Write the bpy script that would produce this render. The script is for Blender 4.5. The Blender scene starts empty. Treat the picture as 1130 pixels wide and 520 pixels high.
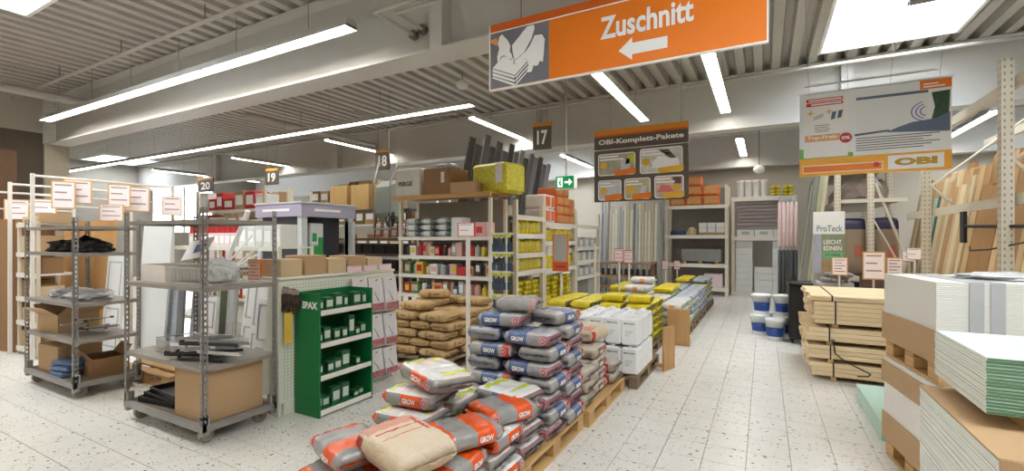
import bpy, math, random
from mathutils import Vector, Matrix, noise

random.seed(7)
SC = bpy.context.scene
COL = SC.collection
R = math.radians

# ---------------------------------------------------------------- camera
cam_data = bpy.data.cameras.new('camera')
cam_data.sensor_width = 36.0
cam_data.lens = 36.0 * 512 / 1130
cam_data.shift_y = 4 / 1130
cam_data.clip_start = 0.05
cam = bpy.data.objects.new('camera', cam_data)
cam.location = (0, 0, 1.7)
cam.rotation_euler = (R(90), 0, R(28.5))
COL.objects.link(cam)
SC.camera = cam

# ---------------------------------------------------------------- sky seen through the roof lights, exposure
world = bpy.data.worlds.new('overcast_sky')
SC.world = world
world.use_nodes = True
bgn = world.node_tree.nodes['Background']
bgn.inputs['Color'].default_value = (0.86, 0.93, 1.0, 1)
bgn.inputs['Strength'].default_value = 9.0
SC.view_settings.view_transform = 'Standard'
SC.view_settings.look = 'None'
SC.view_settings.exposure = 0.8
SC.view_settings.gamma = 1.0
SC.view_settings.use_curve_mapping = False
TUBE = 13.0          # brightness of the fluorescent strips

# ---------------------------------------------------------------- materials
def lin(c):
    return tuple(((v / 255) / 12.92 if v / 255 <= 0.04045 else ((v / 255 + 0.055) / 1.055) ** 2.4) for v in c)

MATS = {}
def mat(name, rgb, rough=0.6, metal=0.0, vary=0.06, scale=6.0, bump=0.0, bscale=60.0, emit=0.0, coat=0.0, trans=0.0, alpha=1.0):
    """plain procedural material: colour with slight noise variation and optional relief"""
    if name in MATS:
        return MATS[name]
    m = bpy.data.materials.new(name)
    m.use_nodes = True
    nt = m.node_tree
    b = nt.nodes['Principled BSDF']
    c = lin(rgb)
    tc = nt.nodes.new('ShaderNodeTexCoord')
    if vary > 0:
        n = nt.nodes.new('ShaderNodeTexNoise')
        n.inputs['Scale'].default_value = scale
        n.inputs['Detail'].default_value = 3
        nt.links.new(tc.outputs['Object'], n.inputs['Vector'])
        mx = nt.nodes.new('ShaderNodeMix')
        mx.data_type = 'RGBA'
        mx.inputs[6].default_value = (*[max(0, v * (1 - vary * 2)) for v in c], 1)
        mx.inputs[7].default_value = (*[min(1, v * (1 + vary)) for v in c], 1)
        nt.links.new(n.outputs['Fac'], mx.inputs[0])
        nt.links.new(mx.outputs[2], b.inputs['Base Color'])
    else:
        b.inputs['Base Color'].default_value = (*c, 1)
    b.inputs['Roughness'].default_value = rough
    b.inputs['Metallic'].default_value = metal
    if coat:
        b.inputs['Coat Weight'].default_value = coat
        b.inputs['Coat Roughness'].default_value = 0.15
    if trans:
        b.inputs['Transmission Weight'].default_value = trans
    if alpha < 1:
        b.inputs['Alpha'].default_value = alpha
    if emit:
        b.inputs['Emission Color'].default_value = (*c, 1)
        b.inputs['Emission Strength'].default_value = emit
    if bump > 0:
        n2 = nt.nodes.new('ShaderNodeTexNoise')
        n2.inputs['Scale'].default_value = bscale
        n2.inputs['Detail'].default_value = 4
        nt.links.new(tc.outputs['Object'], n2.inputs['Vector'])
        bp = nt.nodes.new('ShaderNodeBump')
        bp.inputs['Strength'].default_value = bump
        bp.inputs['Distance'].default_value = 0.02
        nt.links.new(n2.outputs['Fac'], bp.inputs['Height'])
        nt.links.new(bp.outputs['Normal'], b.inputs['Normal'])
    MATS[name] = m
    return m

def N(nt, kind, **kw):
    n = nt.nodes.new(kind)
    for k, v in kw.items():
        setattr(n, k, v)
    return n

def math_node(nt, op, a, b=None):
    n = nt.nodes.new('ShaderNodeMath')
    n.operation = op
    for i, v in enumerate((a, b)):
        if v is None:
            continue
        if isinstance(v, (int, float)):
            n.inputs[i].default_value = v
        else:
            nt.links.new(v, n.inputs[i])
    return n.outputs[0]

def mix_col(nt, fac, a, b):
    n = nt.nodes.new('ShaderNodeMix')
    n.data_type = 'RGBA'
    if isinstance(fac, (int, float)):
        n.inputs[0].default_value = fac
    else:
        nt.links.new(fac, n.inputs[0])
    for i, v in ((6, a), (7, b)):
        if isinstance(v, tuple):
            n.inputs[i].default_value = (*v, 1)
        else:
            nt.links.new(v, n.inputs[i])
    return n.outputs[2]

def between(nt, sock, lo, hi):
    return math_node(nt, 'MULTIPLY', math_node(nt, 'GREATER_THAN', sock, lo), math_node(nt, 'LESS_THAN', sock, hi))

def wood(name, rgb, rgb2, axis='X', scale=1.0, rough=0.6):
    """wood with grain stretched along one local axis"""
    if name in MATS:
        return MATS[name]
    m = bpy.data.materials.new(name)
    m.use_nodes = True
    nt = m.node_tree
    b = nt.nodes['Principled BSDF']
    tc = nt.nodes.new('ShaderNodeTexCoord')
    mp = nt.nodes.new('ShaderNodeMapping')
    s = {'X': (1.2, 22, 22), 'Y': (22, 1.2, 22), 'Z': (22, 22, 1.2)}[axis]
    mp.inputs['Scale'].default_value = tuple(v * scale for v in s)
    nt.links.new(tc.outputs['Object'], mp.inputs['Vector'])
    n = nt.nodes.new('ShaderNodeTexNoise')
    n.inputs['Scale'].default_value = 1.0
    n.inputs['Detail'].default_value = 5
    nt.links.new(mp.outputs[0], n.inputs['Vector'])
    oi = nt.nodes.new('ShaderNodeObjectInfo')
    f = math_node(nt, 'ADD', n.outputs['Fac'], math_node(nt, 'MULTIPLY', math_node(nt, 'SUBTRACT', oi.outputs['Random'], 0.5), 0.35))
    nt.links.new(mix_col(nt, f, lin(rgb2), lin(rgb)), b.inputs['Base Color'])
    b.inputs['Roughness'].default_value = rough
    MATS[name] = m
    return m

# ---------------------------------------------------------------- mesh building
class MB:
    """collects shapes and links them as ONE mesh object"""
    def __init__(self):
        self.v, self.f, self.m = [], [], []
    def add(self, vs, fs, mi=0):
        o = len(self.v)
        self.v += [tuple(p) for p in vs]
        self.f += [tuple(i + o for i in q) for q in fs]
        self.m += [mi] * len(fs)
        return self
    def box(self, x0, y0, z0, x1, y1, z1, mi=0, c=0.0):
        if c <= 0:
            vs = [(x, y, z) for z in (z0, z1) for y in (y0, y1) for x in (x0, x1)]
            fs = [(0, 2, 3, 1), (4, 5, 7, 6), (0, 1, 5, 4), (2, 6, 7, 3), (0, 4, 6, 2), (1, 3, 7, 5)]
            return self.add(vs, fs, mi)
        # chamfered box
        vs, idx = [], {}
        X, Y, Z = (x0, x1), (y0, y1), (z0, z1)
        for i in (0, 1):
            for j in (0, 1):
                for k in (0, 1):
                    sx, sy, sz = (1, -1)[i], (1, -1)[j], (1, -1)[k]
                    p = (X[i], Y[j], Z[k])
                    idx[i, j, k, 'x'] = len(vs); vs.append((p[0], p[1] + sy * c, p[2] + sz * c))
                    idx[i, j, k, 'y'] = len(vs); vs.append((p[0] + sx * c, p[1], p[2] + sz * c))
                    idx[i, j, k, 'z'] = len(vs); vs.append((p[0] + sx * c, p[1] + sy * c, p[2]))
        fs = []
        for i in (0, 1):
            q = [idx[i, 0, 0, 'x'], idx[i, 1, 0, 'x'], idx[i, 1, 1, 'x'], idx[i, 0, 1, 'x']]
            fs.append(tuple(q if i else q[::-1]))
            q = [idx[0, i, 0, 'y'], idx[1, i, 0, 'y'], idx[1, i, 1, 'y'], idx[0, i, 1, 'y']]
            fs.append(tuple(q[::-1] if i else q))
            q = [idx[0, 0, i, 'z'], idx[1, 0, i, 'z'], idx[1, 1, i, 'z'], idx[0, 1, i, 'z']]
            fs.append(tuple(q if i else q[::-1]))
        for a in (0, 1):
            for b in (0, 1):
                q = [idx[a, b, 0, 'x'], idx[a, b, 1, 'x'], idx[a, b, 1, 'y'], idx[a, b, 0, 'y']]
                fs.append(tuple(q if (a == b) else q[::-1]))
                q = [idx[a, 0, b, 'x'], idx[a, 1, b, 'x'], idx[a, 1, b, 'z'], idx[a, 0, b, 'z']]
                fs.append(tuple(q[::-1] if (a == b) else q))
                q = [idx[0, a, b, 'y'], idx[1, a, b, 'y'], idx[1, a, b, 'z'], idx[0, a, b, 'z']]
                fs.append(tuple(q if (a == b) else q[::-1]))
        for i in (0, 1):
            for j in (0, 1):
                for k in (0, 1):
                    q = (idx[i, j, k, 'x'], idx[i, j, k, 'y'], idx[i, j, k, 'z'])
                    fs.append(q if (i + j + k) % 2 == 0 else q[::-1])
        return self.add(vs, fs, mi)
    def cbox(self, cx, cy, cz, sx, sy, sz, rot=(0, 0, 0), mi=0):
        """box by centre, size and rotation"""
        t = MB().box(-sx / 2, -sy / 2, -sz / 2, sx / 2, sy / 2, sz / 2)
        from mathutils import Euler
        M = Matrix.Translation((cx, cy, cz)) @ Euler(rot).to_matrix().to_4x4()
        return self.add([M @ Vector(p) for p in t.v], t.f, mi)
    def tube(self, p0, p1, r, n=8, r2=None, mi=0, caps=True):
        p0, p1 = Vector(p0), Vector(p1)
        d = (p1 - p0).normalized()
        a = d.orthogonal().normalized()
        b = d.cross(a)
        r2 = r if r2 is None else r2
        vs = [p0 + (a * math.cos(2 * math.pi * i / n) + b * math.sin(2 * math.pi * i / n)) * r for i in range(n)]
        vs += [p1 + (a * math.cos(2 * math.pi * i / n) + b * math.sin(2 * math.pi * i / n)) * r2 for i in range(n)]
        fs = [(i, (i + 1) % n, n + (i + 1) % n, n + i) for i in range(n)]
        if caps:
            fs += [tuple(range(n))[::-1], tuple(range(n, 2 * n))]
        return self.add(vs, fs, mi)
    def path(self, pts, r, n=6, mi=0):
        for a, b in zip(pts, pts[1:]):
            self.tube(a, b, r, n, mi=mi)
        return self
    def lathe(self, prof, n=16, o=(0, 0, 0), mi=0):
        vs, fs = [], []
        for r, z in prof:
            vs += [(o[0] + r * math.cos(2 * math.pi * i / n), o[1] + r * math.sin(2 * math.pi * i / n), o[2] + z) for i in range(n)]
        for k in range(len(prof) - 1):
            fs += [(k * n + i, k * n + (i + 1) % n, (k + 1) * n + (i + 1) % n, (k + 1) * n + i) for i in range(n)]
        fs += [tuple(range(n))[::-1], tuple(range((len(prof) - 1) * n, len(prof) * n))]
        return self.add(vs, fs, mi)
    def prism_y(self, poly, y0, y1, mi=0):
        """polygon in x,z (counter-clockwise seen from -y) pulled from y0 (front) to y1"""
        n = len(poly)
        vs = [(x, y0, z) for x, z in poly] + [(x, y1, z) for x, z in poly]
        fs = [tuple(range(n)), tuple(range(n, 2 * n))[::-1]]
        fs += [(i, n + i, n + (i + 1) % n, (i + 1) % n) for i in range(n)]
        return self.add(vs, fs, mi)
    def prism_z(self, poly, z0, z1, mi=0):
        n = len(poly)
        vs = [(x, y, z0) for x, y in poly] + [(x, y, z1) for x, y in poly]
        fs = [tuple(range(n))[::-1], tuple(range(n, 2 * n))]
        fs += [(i, (i + 1) % n, n + (i + 1) % n, n + i) for i in range(n)]
        return self.add(vs, fs, mi)
    def prism_x(self, poly, x0, x1, mi=0):
        """polygon in y,z pulled along x"""
        n = len(poly)
        vs = [(x0, y, z) for y, z in poly] + [(x1, y, z) for y, z in poly]
        fs = [tuple(range(n))[::-1], tuple(range(n, 2 * n))]
        fs += [(i, (i + 1) % n, n + (i + 1) % n, n + i) for i in range(n)]
        return self.add(vs, fs, mi)
    def mesh(self, name, mats, smooth=False):
        me = bpy.data.meshes.new(name)
        me.from_pydata(self.v, [], self.f)
        for m in (mats if isinstance(mats, (list, tuple)) else [mats]):
            me.materials.append(m)
        if any(self.m):
            me.polygons.foreach_set('material_index', self.m)
        if smooth:
            me.polygons.foreach_set('use_smooth', [True] * len(self.f))
        me.update()
        return me
    def build(self, name, mats, parent=None, loc=(0, 0, 0), rot=(0, 0, 0), smooth=False):
        return obj(name, self.mesh(name, mats, smooth), parent, loc, rot)

def obj(name, me, parent=None, loc=(0, 0, 0), rot=(0, 0, 0)):
    o = bpy.data.objects.new(name, me)
    COL.objects.link(o)
    o.parent = parent
    o.location = loc
    o.rotation_euler = rot
    return o

def tag(o, label, cat, group=None):
    o['label'] = label
    o['category'] = cat
    if group:
        o['group'] = group
    return o

def thing(name, label, cat, loc=(0, 0, 0), rz=0.0, group=None):
    o = obj(name, None, None, loc, (0, 0, rz))
    o.empty_display_size = 0.1
    return tag(o, label, cat, group)

def struct(o):
    o['kind'] = 'structure'
    return o

def copy_tree(o, loc=None, rz=None, label=None, group=None, parent=None):
    c = o.copy()
    COL.objects.link(c)
    c.parent = parent
    if loc is not None:
        c.location = loc
    if rz is not None:
        c.rotation_euler = (0, 0, rz)
    if label:
        c['label'] = label
    if group:
        c['group'] = group
    for ch in list(o.children):
        copy_tree(ch, parent=c)
    return c

# ---------------------------------------------------------------- lettering
TXT = {}
def text_mesh(s, bold=0.0):
    k = (s, bold)
    if k not in TXT:
        cu = bpy.data.curves.new('lettering', 'FONT')
        cu.body = s
        cu.size = 1.0
        cu.offset = bold
        cu.resolution_u = 3
        to = bpy.data.objects.new('lettering', cu)
        COL.objects.link(to)
        bpy.context.view_layer.update()
        me = bpy.data.meshes.new_from_object(to)
        bpy.data.objects.remove(to)
        vs = [tuple(v.co) for v in me.vertices]
        fs = [tuple(p.vertices) for p in me.polygons]
        bpy.data.meshes.remove(me)
        x0 = min(v[0] for v in vs); x1 = max(v[0] for v in vs)
        y0 = min(v[1] for v in vs); y1 = max(v[1] for v in vs)
        TXT[k] = ([((v[0] - x0) / (x1 - x0), (v[1] - y0) / (y1 - y0)) for v in vs], fs)
    return TXT[k]

def lettering(parent, s, x0, z0, x1, z1, y, m, bold=0.02, name='lettering', proj=None, shear=0.0):
    """flat print on a panel that faces local -y; fills the box x0..x1, z0..z1; shear slants the line"""
    vs, fs = text_mesh(s, bold)
    mb = MB()
    pts = []
    for u, w in vs:
        x = x0 + (x1 - x0) * u
        z = z0 + (z1 - z0) * w + shear * u
        pts.append(proj(x, z) if proj else (x, y, z))
    mb.add(pts, fs)
    return mb.build(name, m, parent)

WHITE = mat('white_paint', (240, 239, 235), 0.5, vary=0.02)
ORD = ['bottom', 'second', 'third', 'fourth', 'fifth', 'sixth', 'seventh', 'eighth', 'ninth', 'tenth', 'eleventh', 'twelfth']
# ================================================================ THE SHELL
FX0, FX1, FY0, FY1 = -25.5, 8.0, -4.0, 16.6
DECK = 5.05

def terrazzo():
    m = bpy.data.materials.new('terrazzo_tile')
    m.use_nodes = True
    nt = m.node_tree
    b = nt.nodes['Principled BSDF']
    geo = nt.nodes.new('ShaderNodeNewGeometry')
    base = mix_col(nt, 0.0, lin((233, 228, 216)), lin((233, 228, 216)))
    n = N(nt, 'ShaderNodeTexNoise'); n.inputs['Scale'].default_value = 1.3; n.inputs['Detail'].default_value = 4
    nt.links.new(geo.outputs['Position'], n.inputs['Vector'])
    base = mix_col(nt, n.outputs['Fac'], lin((212, 209, 202)), lin((232, 230, 225)))
    col = base
    # stretch and jumble the lookup so the chips come out angular and uneven
    for sc, dist, thr, cc, keep in ((15.5, 0.21, 0.62, (74, 66, 58), 0.76), (24, 0.24, 0.5, (150, 136, 116), 0.80),
                                    (44, 0.26, 0.5, (128, 116, 104), 0.86), (13, 0.24, 0.5, (216, 203, 182), 0.7)):
        mp = N(nt, 'ShaderNodeMapping'); mp.inputs['Rotation'].default_value = (0, 0, sc)
        mp.inputs['Scale'].default_value = (1, 1.6, 1)
        nt.links.new(geo.outputs['Position'], mp.inputs['Vector'])
        v = N(nt, 'ShaderNodeTexVoronoi'); v.inputs['Scale'].default_value = sc
        nt.links.new(mp.outputs[0], v.inputs['Vector'])
        sep = N(nt, 'ShaderNodeSeparateColor')
        nt.links.new(v.outputs['Color'], sep.inputs[0])
        near = math_node(nt, 'LESS_THAN', v.outputs['Distance'], dist)
        pick = math_node(nt, 'GREATER_THAN', sep.outputs[0], keep)
        col = mix_col(nt, math_node(nt, 'MULTIPLY', near, pick), col, lin(cc))
    nt.links.new(col, b.inputs['Base Color'])
    b.inputs['Roughness'].default_value = 0.28
    b.inputs['Specular IOR Level'].default_value = 0.45
    return m
TERRAZZO = terrazzo()
GROUT = mat('grout', (128, 120, 108), 0.9)

floor = struct(MB().box(FX0, FY0, -0.2, FX1, FY1, -0.012).build('floor', GROUT))
PITCH, JX, JY = 0.30, -0.12, 4.15
ct, st = math.cos(R(28.5)), math.sin(R(28.5))
cells = []
i0, i1 = math.floor((FX0 - JX) / PITCH), math.ceil((FX1 - JX) / PITCH)
j0, j1 = math.floor((FY0 - JY) / PITCH), math.ceil((FY1 - JY) / PITCH)
hidden = [(-2.3, -1.35, 1.4, 6.1), (0.62, 4.0, 1.0, 6.0), (-7.8, -4.0, 2.0, 2.8), (-9.0, -3.65, 2.9, 4.8),
          (-4.5, -3.5, 4.7, 6.0), (-4.2, -1.1, 6.9, 14), (0.4, 4.0, 6.6, 8.2)]
for i in range(i0, i1):
    for j in range(j0, j1):
        x, y = JX + (i + 0.5) * PITCH, JY + (j + 0.5) * PITCH
        if not (FX0 < x - 0.15 and x + 0.15 < FX1 and FY0 < y - 0.15 and y + 0.15 < FY1):
            continue
        d = -x * st + y * ct
        ok = d > 1.0
        if ok:
            px, py = 565 + 512 * (x * ct + y * st) / d, 264 + 512 * 1.7 / d
            ok = -20 < px < 1150 and py < 535 and not any(a < x < b and c < y < e for a, b, c, e in hidden)
        cells.append((d if ok else 99 + d * d, x, y))
cells.sort()
tile_me = MB().box(-0.148, -0.148, -0.02, 0.148, 0.148, 0.0, c=0.0015).mesh('floor_tile', TERRAZZO)
for d, x, y in cells[:300]:
    obj('floor_tile', tile_me, floor, (x, y, 0))
rest = MB()
for d, x, y in cells[300:]:
    rest.add([(x - .148, y - .148, 0), (x + .148, y - .148, 0), (x + .148, y + .148, 0), (x - .148, y + .148, 0),
              (x - .149, y - .149, -.015), (x + .149, y - .149, -.015), (x + .149, y + .149, -.015), (x - .149, y + .149, -.015)],
             [(0, 1, 2, 3), (0, 4, 5, 1), (1, 5, 6, 2), (2, 6, 7, 3), (3, 7, 4, 0)])
o = rest.build('distant_floor_tiles', TERRAZZO, floor)
o['kind'] = 'stuff'

# ---------------------------------------------------------------- roof deck with roof lights, some of them added
DECKM = mat('grey_steel_deck', (190, 186, 178), 0.55, 0.0, 0.03)
sky_rects = [(0.9, 2.7, 7.3, 9.9), (0.9, 3.0, 0.4, 3.0), (-9.6, -7.5, 0.2, 2.6), (-24.9, -22.8, 8.4, 10.2), (4.5, 6.6, 12.0, 14.5), (-7.8, -5.7, 11.6, 15.0)]  # near bay and far right roof lights are added, unseen, to let in light
ys = sorted({FY0, FY1, *[r[2] for r in sky_rects], *[r[3] for r in sky_rects]})
deck = MB()
P = 0.30
k = math.floor(FX0 / P)
while k * P < FX1:
    x = k * P
    prof = [(x, DECK + 0.14), (x + 0.10, DECK + 0.14), (x + 0.13, DECK), (x + 0.27, DECK), (x + 0.30, DECK + 0.14)]
    for ya, yb in zip(ys, ys[1:]):
        if any(a - 1e-6 <= x + 0.15 <= b and c <= (ya + yb) / 2 <= e for a, b, c, e in sky_rects):
            continue
        n = len(prof)
        deck.add([(p[0], ya, p[1]) for p in prof] + [(p[0], yb, p[1]) for p in prof],
                 [(i, n + i, n + i + 1, i + 1) for i in range(n - 1)])
    k += 1
ceiling = struct(deck.build('ceiling', DECKM))

PANE = bpy.data.materials.new('opal_acrylic')
PANE.use_nodes = True
nt = PANE.node_tree
nt.nodes.remove(nt.nodes['Principled BSDF'])
tr, tl, mxs = N(nt, 'ShaderNodeBsdfTransparent'), N(nt, 'ShaderNodeBsdfTranslucent'), N(nt, 'ShaderNodeMixShader')
mxs.inputs[0].default_value = 0.35
nt.links.new(tr.outputs[0], mxs.inputs[1]); nt.links.new(tl.outputs[0], mxs.inputs[2])
nt.links.new(mxs.outputs[0], nt.nodes['Material Output'].inputs[0])
for i, (a, b, c, e) in enumerate(sky_rects):
    w = struct(obj('window_%d' % (i + 1), None, None, (0, 0, 0)))
    m = MB()
    t = 0.05
    m.box(a - t, c - t, DECK - 0.04, a, e + t, DECK + 0.6); m.box(b, c - t, DECK - 0.04, b + t, e + t, DECK + 0.6)
    m.box(a, c - t, DECK - 0.04, b, c, DECK + 0.6); m.box(a, e, DECK - 0.04, b, e + t, DECK + 0.6)
    m.build('window_frame', WHITE, w)
    MB().box(a, c, DECK + 0.55, b, e, DECK + 0.56).build('window_pane', PANE, w)

# ---------------------------------------------------------------- walls
WALLM = mat('beige_wall', (186, 180, 168), 0.8, vary=0.03, scale=1.5)
DARKW = mat('dark_brown_wall', (92, 82, 70), 0.75, vary=0.06, scale=1.2)
CLAD = mat('pale_cladding', (166, 160, 150), 0.6)
TOP = DECK + 0.14
struct(MB().box(FX0, FY1, -0.2, FX1, FY1 + 0.2, TOP).build('wall_back', WALLM))
struct(MB().box(FX1, FY0, -0.2, FX1 + 0.2, FY1, TOP).build('wall_right', WALLM))
struct(MB().box(-15.2, FY0 - 0.2, -0.2, FX1, FY0, TOP).build('wall_front', WALLM))
wl = struct(obj('wall_left', None))
MB().box(-15.2, FY0, -0.2, -15.0, 4.35, 4.2).build('lower_wall', DARKW, wl)
MB().box(-15.2, FY0, 4.2, -15.0, 4.35, TOP).build('upper_wall', WALLM, wl)
MB().box(FX0, 4.15, -0.2, -15.2, 4.35, TOP).build('return_wall', WALLM, wl)
# far left wall with a band of windows, the light at the end of the hall
wf = struct(obj('wall_far_left', None))
m = MB()
m.box(FX0 - 0.2, 4.35, -0.2, FX0, FY1, 2.0); m.box(FX0 - 0.2, 4.35, 4.5, FX0, FY1, TOP)
m.box(FX0 - 0.2, 4.35, 2.0, FX0, 11.2, 4.5); m.box(FX0 - 0.2, 14.0, 2.0, FX0, FY1, 4.5)
m.build('wall_panel', CLAD, wf)
GLASS = bpy.data.materials.new('window_glass')
GLASS.use_nodes = True
nt = GLASS.node_tree
b = nt.nodes['Principled BSDF']
g1, g2, mxs = N(nt, 'ShaderNodeBsdfTransparent'), N(nt, 'ShaderNodeBsdfGlossy'), N(nt, 'ShaderNodeMixShader')
g2.inputs['Roughness'].default_value = 0.05
mxs.inputs[0].default_value = 0.08
nt.nodes.remove(b)
nt.links.new(g1.outputs[0], mxs.inputs[1]); nt.links.new(g2.outputs[0], mxs.inputs[2])
nt.links.new(mxs.outputs[0], nt.nodes['Material Output'].inputs[0])
for i in range(2):
    y = 11.2 + i * 1.4
    w = struct(obj('window_%d' % (i + 7), None))
    fm = MB()
    fm.box(FX0 - 0.12, y, 2.0, FX0 - 0.02, y + 0.06, 4.5); fm.box(FX0 - 0.12, y + 1.34, 2.0, FX0 - 0.02, y + 1.4, 4.5)
    fm.box(FX0 - 0.12, y + 0.06, 2.0, FX0 - 0.02, y + 1.34, 2.06); fm.box(FX0 - 0.12, y + 0.06, 4.44, FX0 - 0.02, y + 1.34, 4.5)
    fm.build('window_frame', WHITE, w)
    MB().box(FX0 - 0.075, y + 0.06, 2.06, FX0 - 0.065, y + 1.34, 4.44).build('window_pane', GLASS, w)

# ---------------------------------------------------------------- girders
GIRD = mat('girder_paint', (206, 204, 200), 0.5, vary=0.02)
def girder(y, x0, x1, stiff):
    g = struct(obj('ceiling_girder', None, None, (0, y, 3.95)))
    MB().box(x0, -0.2, 0, x1, 0.2, 0.03).build('bottom_flange', GIRD, g)
    MB().box(x0, -0.2, 1.06, x1, 0.2, 1.09).build('top_flange', GIRD, g)
    MB().box(x0, -0.012, 0.03, x1, 0.012, 1.06).build('web_plate', GIRD, g)
    for x in stiff:
        MB().box(x - 0.09, -0.2, 0.03, x + 0.09, -0.012, 1.06).build('stiffener', GIRD, g)
    return g
girder(4.6, -15.0, 8.0, [-3.42, 1.6])
girder(10.66, -25.5, 8.0, [-19, -12.2, -5.0, 1.35])
girder(16.3, -25.5, 8.0, [-12, -5, 2.0])
struct(MB().box(-15.3, 4.35, 0, -14.9, 4.8, 3.95).build('column', mat('column_paint', (176, 168, 152), 0.7)))

# ---------------------------------------------------------------- fluorescent strip lights
LAMP = mat('fluorescent_diffuser', (255, 250, 240), 0.4, vary=0, emit=TUBE)
HOUS = mat('luminaire_housing', (206, 204, 200), 0.45, vary=0.02)
CAPM = mat('luminaire_cap', (120, 116, 110), 0.5)
WIRE = mat('steel_wire', (150, 148, 145), 0.4, 0.6, vary=0)
def strip_light(x, y, z, length, axis, units, label, top=DECK, w=0.19):
    """continuous line of fluorescent fittings hung on wires; (x, y) is its start"""
    t = thing('strip_light', label, 'ceiling light', (x, y, z), 0 if axis == 'X' else R(90), 'fluorescent strip lights')
    prof = [(-w / 2, -.034), (-w / 2 + .006, -.034), (-w / 2 + .006, 0.0), (w / 2 - .006, 0.0), (w / 2 - .006, -.034), (w / 2, -.034), (w / 2 * 0.6, 0.075), (-w / 2 * 0.6, 0.075)]
    MB().prism_x(prof, 0, length).build('housing', HOUS, t)
    u = length / units
    for i in range(units):
        MB().prism_x([(-w * 0.46, -0.004), (-w * 0.46, -0.022), (w * 0.46, -0.022), (w * 0.46, -0.004)][::-1],
                     i * u + 0.03, (i + 1) * u - 0.03).build('diffuser', LAMP, t)
        MB().box((i + 1) * u - 0.02, -w * 0.4, -0.03, (i + 1) * u + 0.02 * (i < units - 1), w * 0.4, 0).build('lamp_holder', CAPM, t)
        MB().tube((i * u + u / 2, 0, 0.075), (i * u + u / 2, 0, top - z), 0.004, 5).build('hanger', WIRE, t)
    return t
strip_light(-13.8, 4.02, 4.3, 9.4, 'X', 6, 'long fluorescent strip light in front of the first girder, upper left of the hall')
strip_light(-24.0, 7.45, 4.3, 19.1, 'X', 12, 'longest fluorescent strip light, running from the bright far left window past the aisle boards')
strip_light(-10.0, 8.3, 4.3, 4.0, 'Y', 2, 'fluorescent strip light running behind the aisle board numbered 18')
strip_light(-14.8, 8.7, 4.3, 2.6, 'Y', 2, 'short fluorescent strip light above the aisle board numbered 19')
strip_light(-20.0, 8.8, 4.3, 4.2, 'Y', 2, 'distant fluorescent strip light behind the aisle board numbered 20')
strip_light(-5.45, 8.26, 4.3, 3.2, 'Y', 2, 'fluorescent strip light ending behind the aisle board numbered 17')
strip_light(-2.28, 6.9, 4.3, 3.4, 'Y', 2, 'fluorescent strip light under the left half of the big orange sign')
strip_light(-0.68, 6.9, 4.3, 3.5, 'Y', 2, 'fluorescent strip light under the right half of the big orange sign')
strip_light(4.1, 12.9, 4.3, 3.0, 'Y', 2, 'fluorescent strip light right of the hanging advertising banner')
strip_light(-0.55, 13.3, 4.3, 2.8, 'Y', 2, 'small distant fluorescent strip light over the end of the aisle')
strip_light(-5.45, 13.3, 4.3, 2.8, 'Y', 2, 'distant fluorescent strip light above the green exit sign')
strip_light(1.5, 7.05, 4.45, 5.5, 'X', 3, 'fluorescent strip light passing below the bright roof light, upper right')
strip_light(-12.4, 12.0, 3.5, 1.5, 'Y', 1, 'low fluorescent lamp hanging beside the grey wheelbarrow')
# the same lines go on over the part of the hall behind the photographer
for yy in (1.2, -2.0):
    strip_light(-13.0, yy, 4.3, 9.4, 'X', 6, 'fluorescent strip light out of view overhead, %s left line' % ('nearer' if yy > 0 else 'farther'))
    strip_light(-2.0, yy, 4.3, 7.8, 'X', 5, 'fluorescent strip light out of view overhead, %s right line' % ('nearer' if yy > 0 else 'farther'))

# ---------------------------------------------------------------- pipes and small ceiling fittings
PIPE = mat('pipe_paint', (188, 184, 176), 0.5, vary=0.03)
def pipe(label, pts, r, hang=(), cat='pipe', name='ceiling_pipe'):
    t = thing(name, label, cat, pts[0])
    o = Vector(pts[0])
    MB().path([Vector(p) - o for p in pts], r, 10).build('pipe_run', PIPE, t)
    for h in hang:
        h = Vector(h) - o
        MB().tube(h, (h[0], h[1], DECK - o[2]), 0.008, 6).build('hanger', CAPM, t)
    return t
pipe('thick grey pipe running into the girder above the left end of the front strip light', [(-12.8, -3.5, 4.62), (-12.8, 4.57, 4.62)], 0.09, [(-12.8, 1, 4.7), (-12.8, 3, 4.7)])
pipe('thin sprinkler pipe crossing below the deck, upper left', [(-14.5, 3.72, 4.8), (-1.5, 3.72, 4.8)], 0.03, [(x, 3.72, 4.83) for x in (-12, -9.5, -7, -4.5)])
pipe('thin grey pipe with hangers running across the second bay, upper right', [(-9, 9.9, 4.78), (7.9, 9.9, 4.78)], 0.03, [(x, 9.9, 4.81) for x in (-7, -4, -1.7, 0.7, 4)])
pipe('white conduit bent off the girder towards the front, upper of the pair', [(-3.86, 4.57, 4.26), (-3.86, 3.85, 4.26), (-1.0, 3.85, 4.26)], 0.022, [(-3.0, 3.85, 4.26)])
pipe('white conduit bent off the girder towards the front, lower of the pair', [(-3.72, 4.57, 4.30), (-3.72, 4.05, 4.30), (-1.0, 4.05, 4.30)], 0.022, [(-3.0, 4.05, 4.30)])
pipe('thick grey pipe behind the first girder above the aisle board numbered 18', [(-10.6, 6.5, 4.6), (-10.6, 10.6, 4.6)], 0.07, [(-10.6, 8, 4.65)])
pipe('thin grey pipe over the second aisle bay with bent end', [(-8.6, 7.9, 4.75), (-8.6, 9.2, 4.75), (-6.5, 9.2, 4.75)], 0.025, [(-7.5, 9.2, 4.78)])
for x in (-3.86, -3.72):
    pass
t = thing('conduit_elbow', 'round dark conduit fitting where the white conduits meet the girder', 'fitting', (-3.79, 4.56, 4.28), 0)
MB().tube((-0.07, 0, -0.02), (-0.07, -0.06, -0.02), 0.06, 12).build('socket', CAPM, t)
MB().tube((0.07, 0, 0.02), (0.07, -0.06, 0.02), 0.06, 12).build('socket', CAPM, t)
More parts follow.
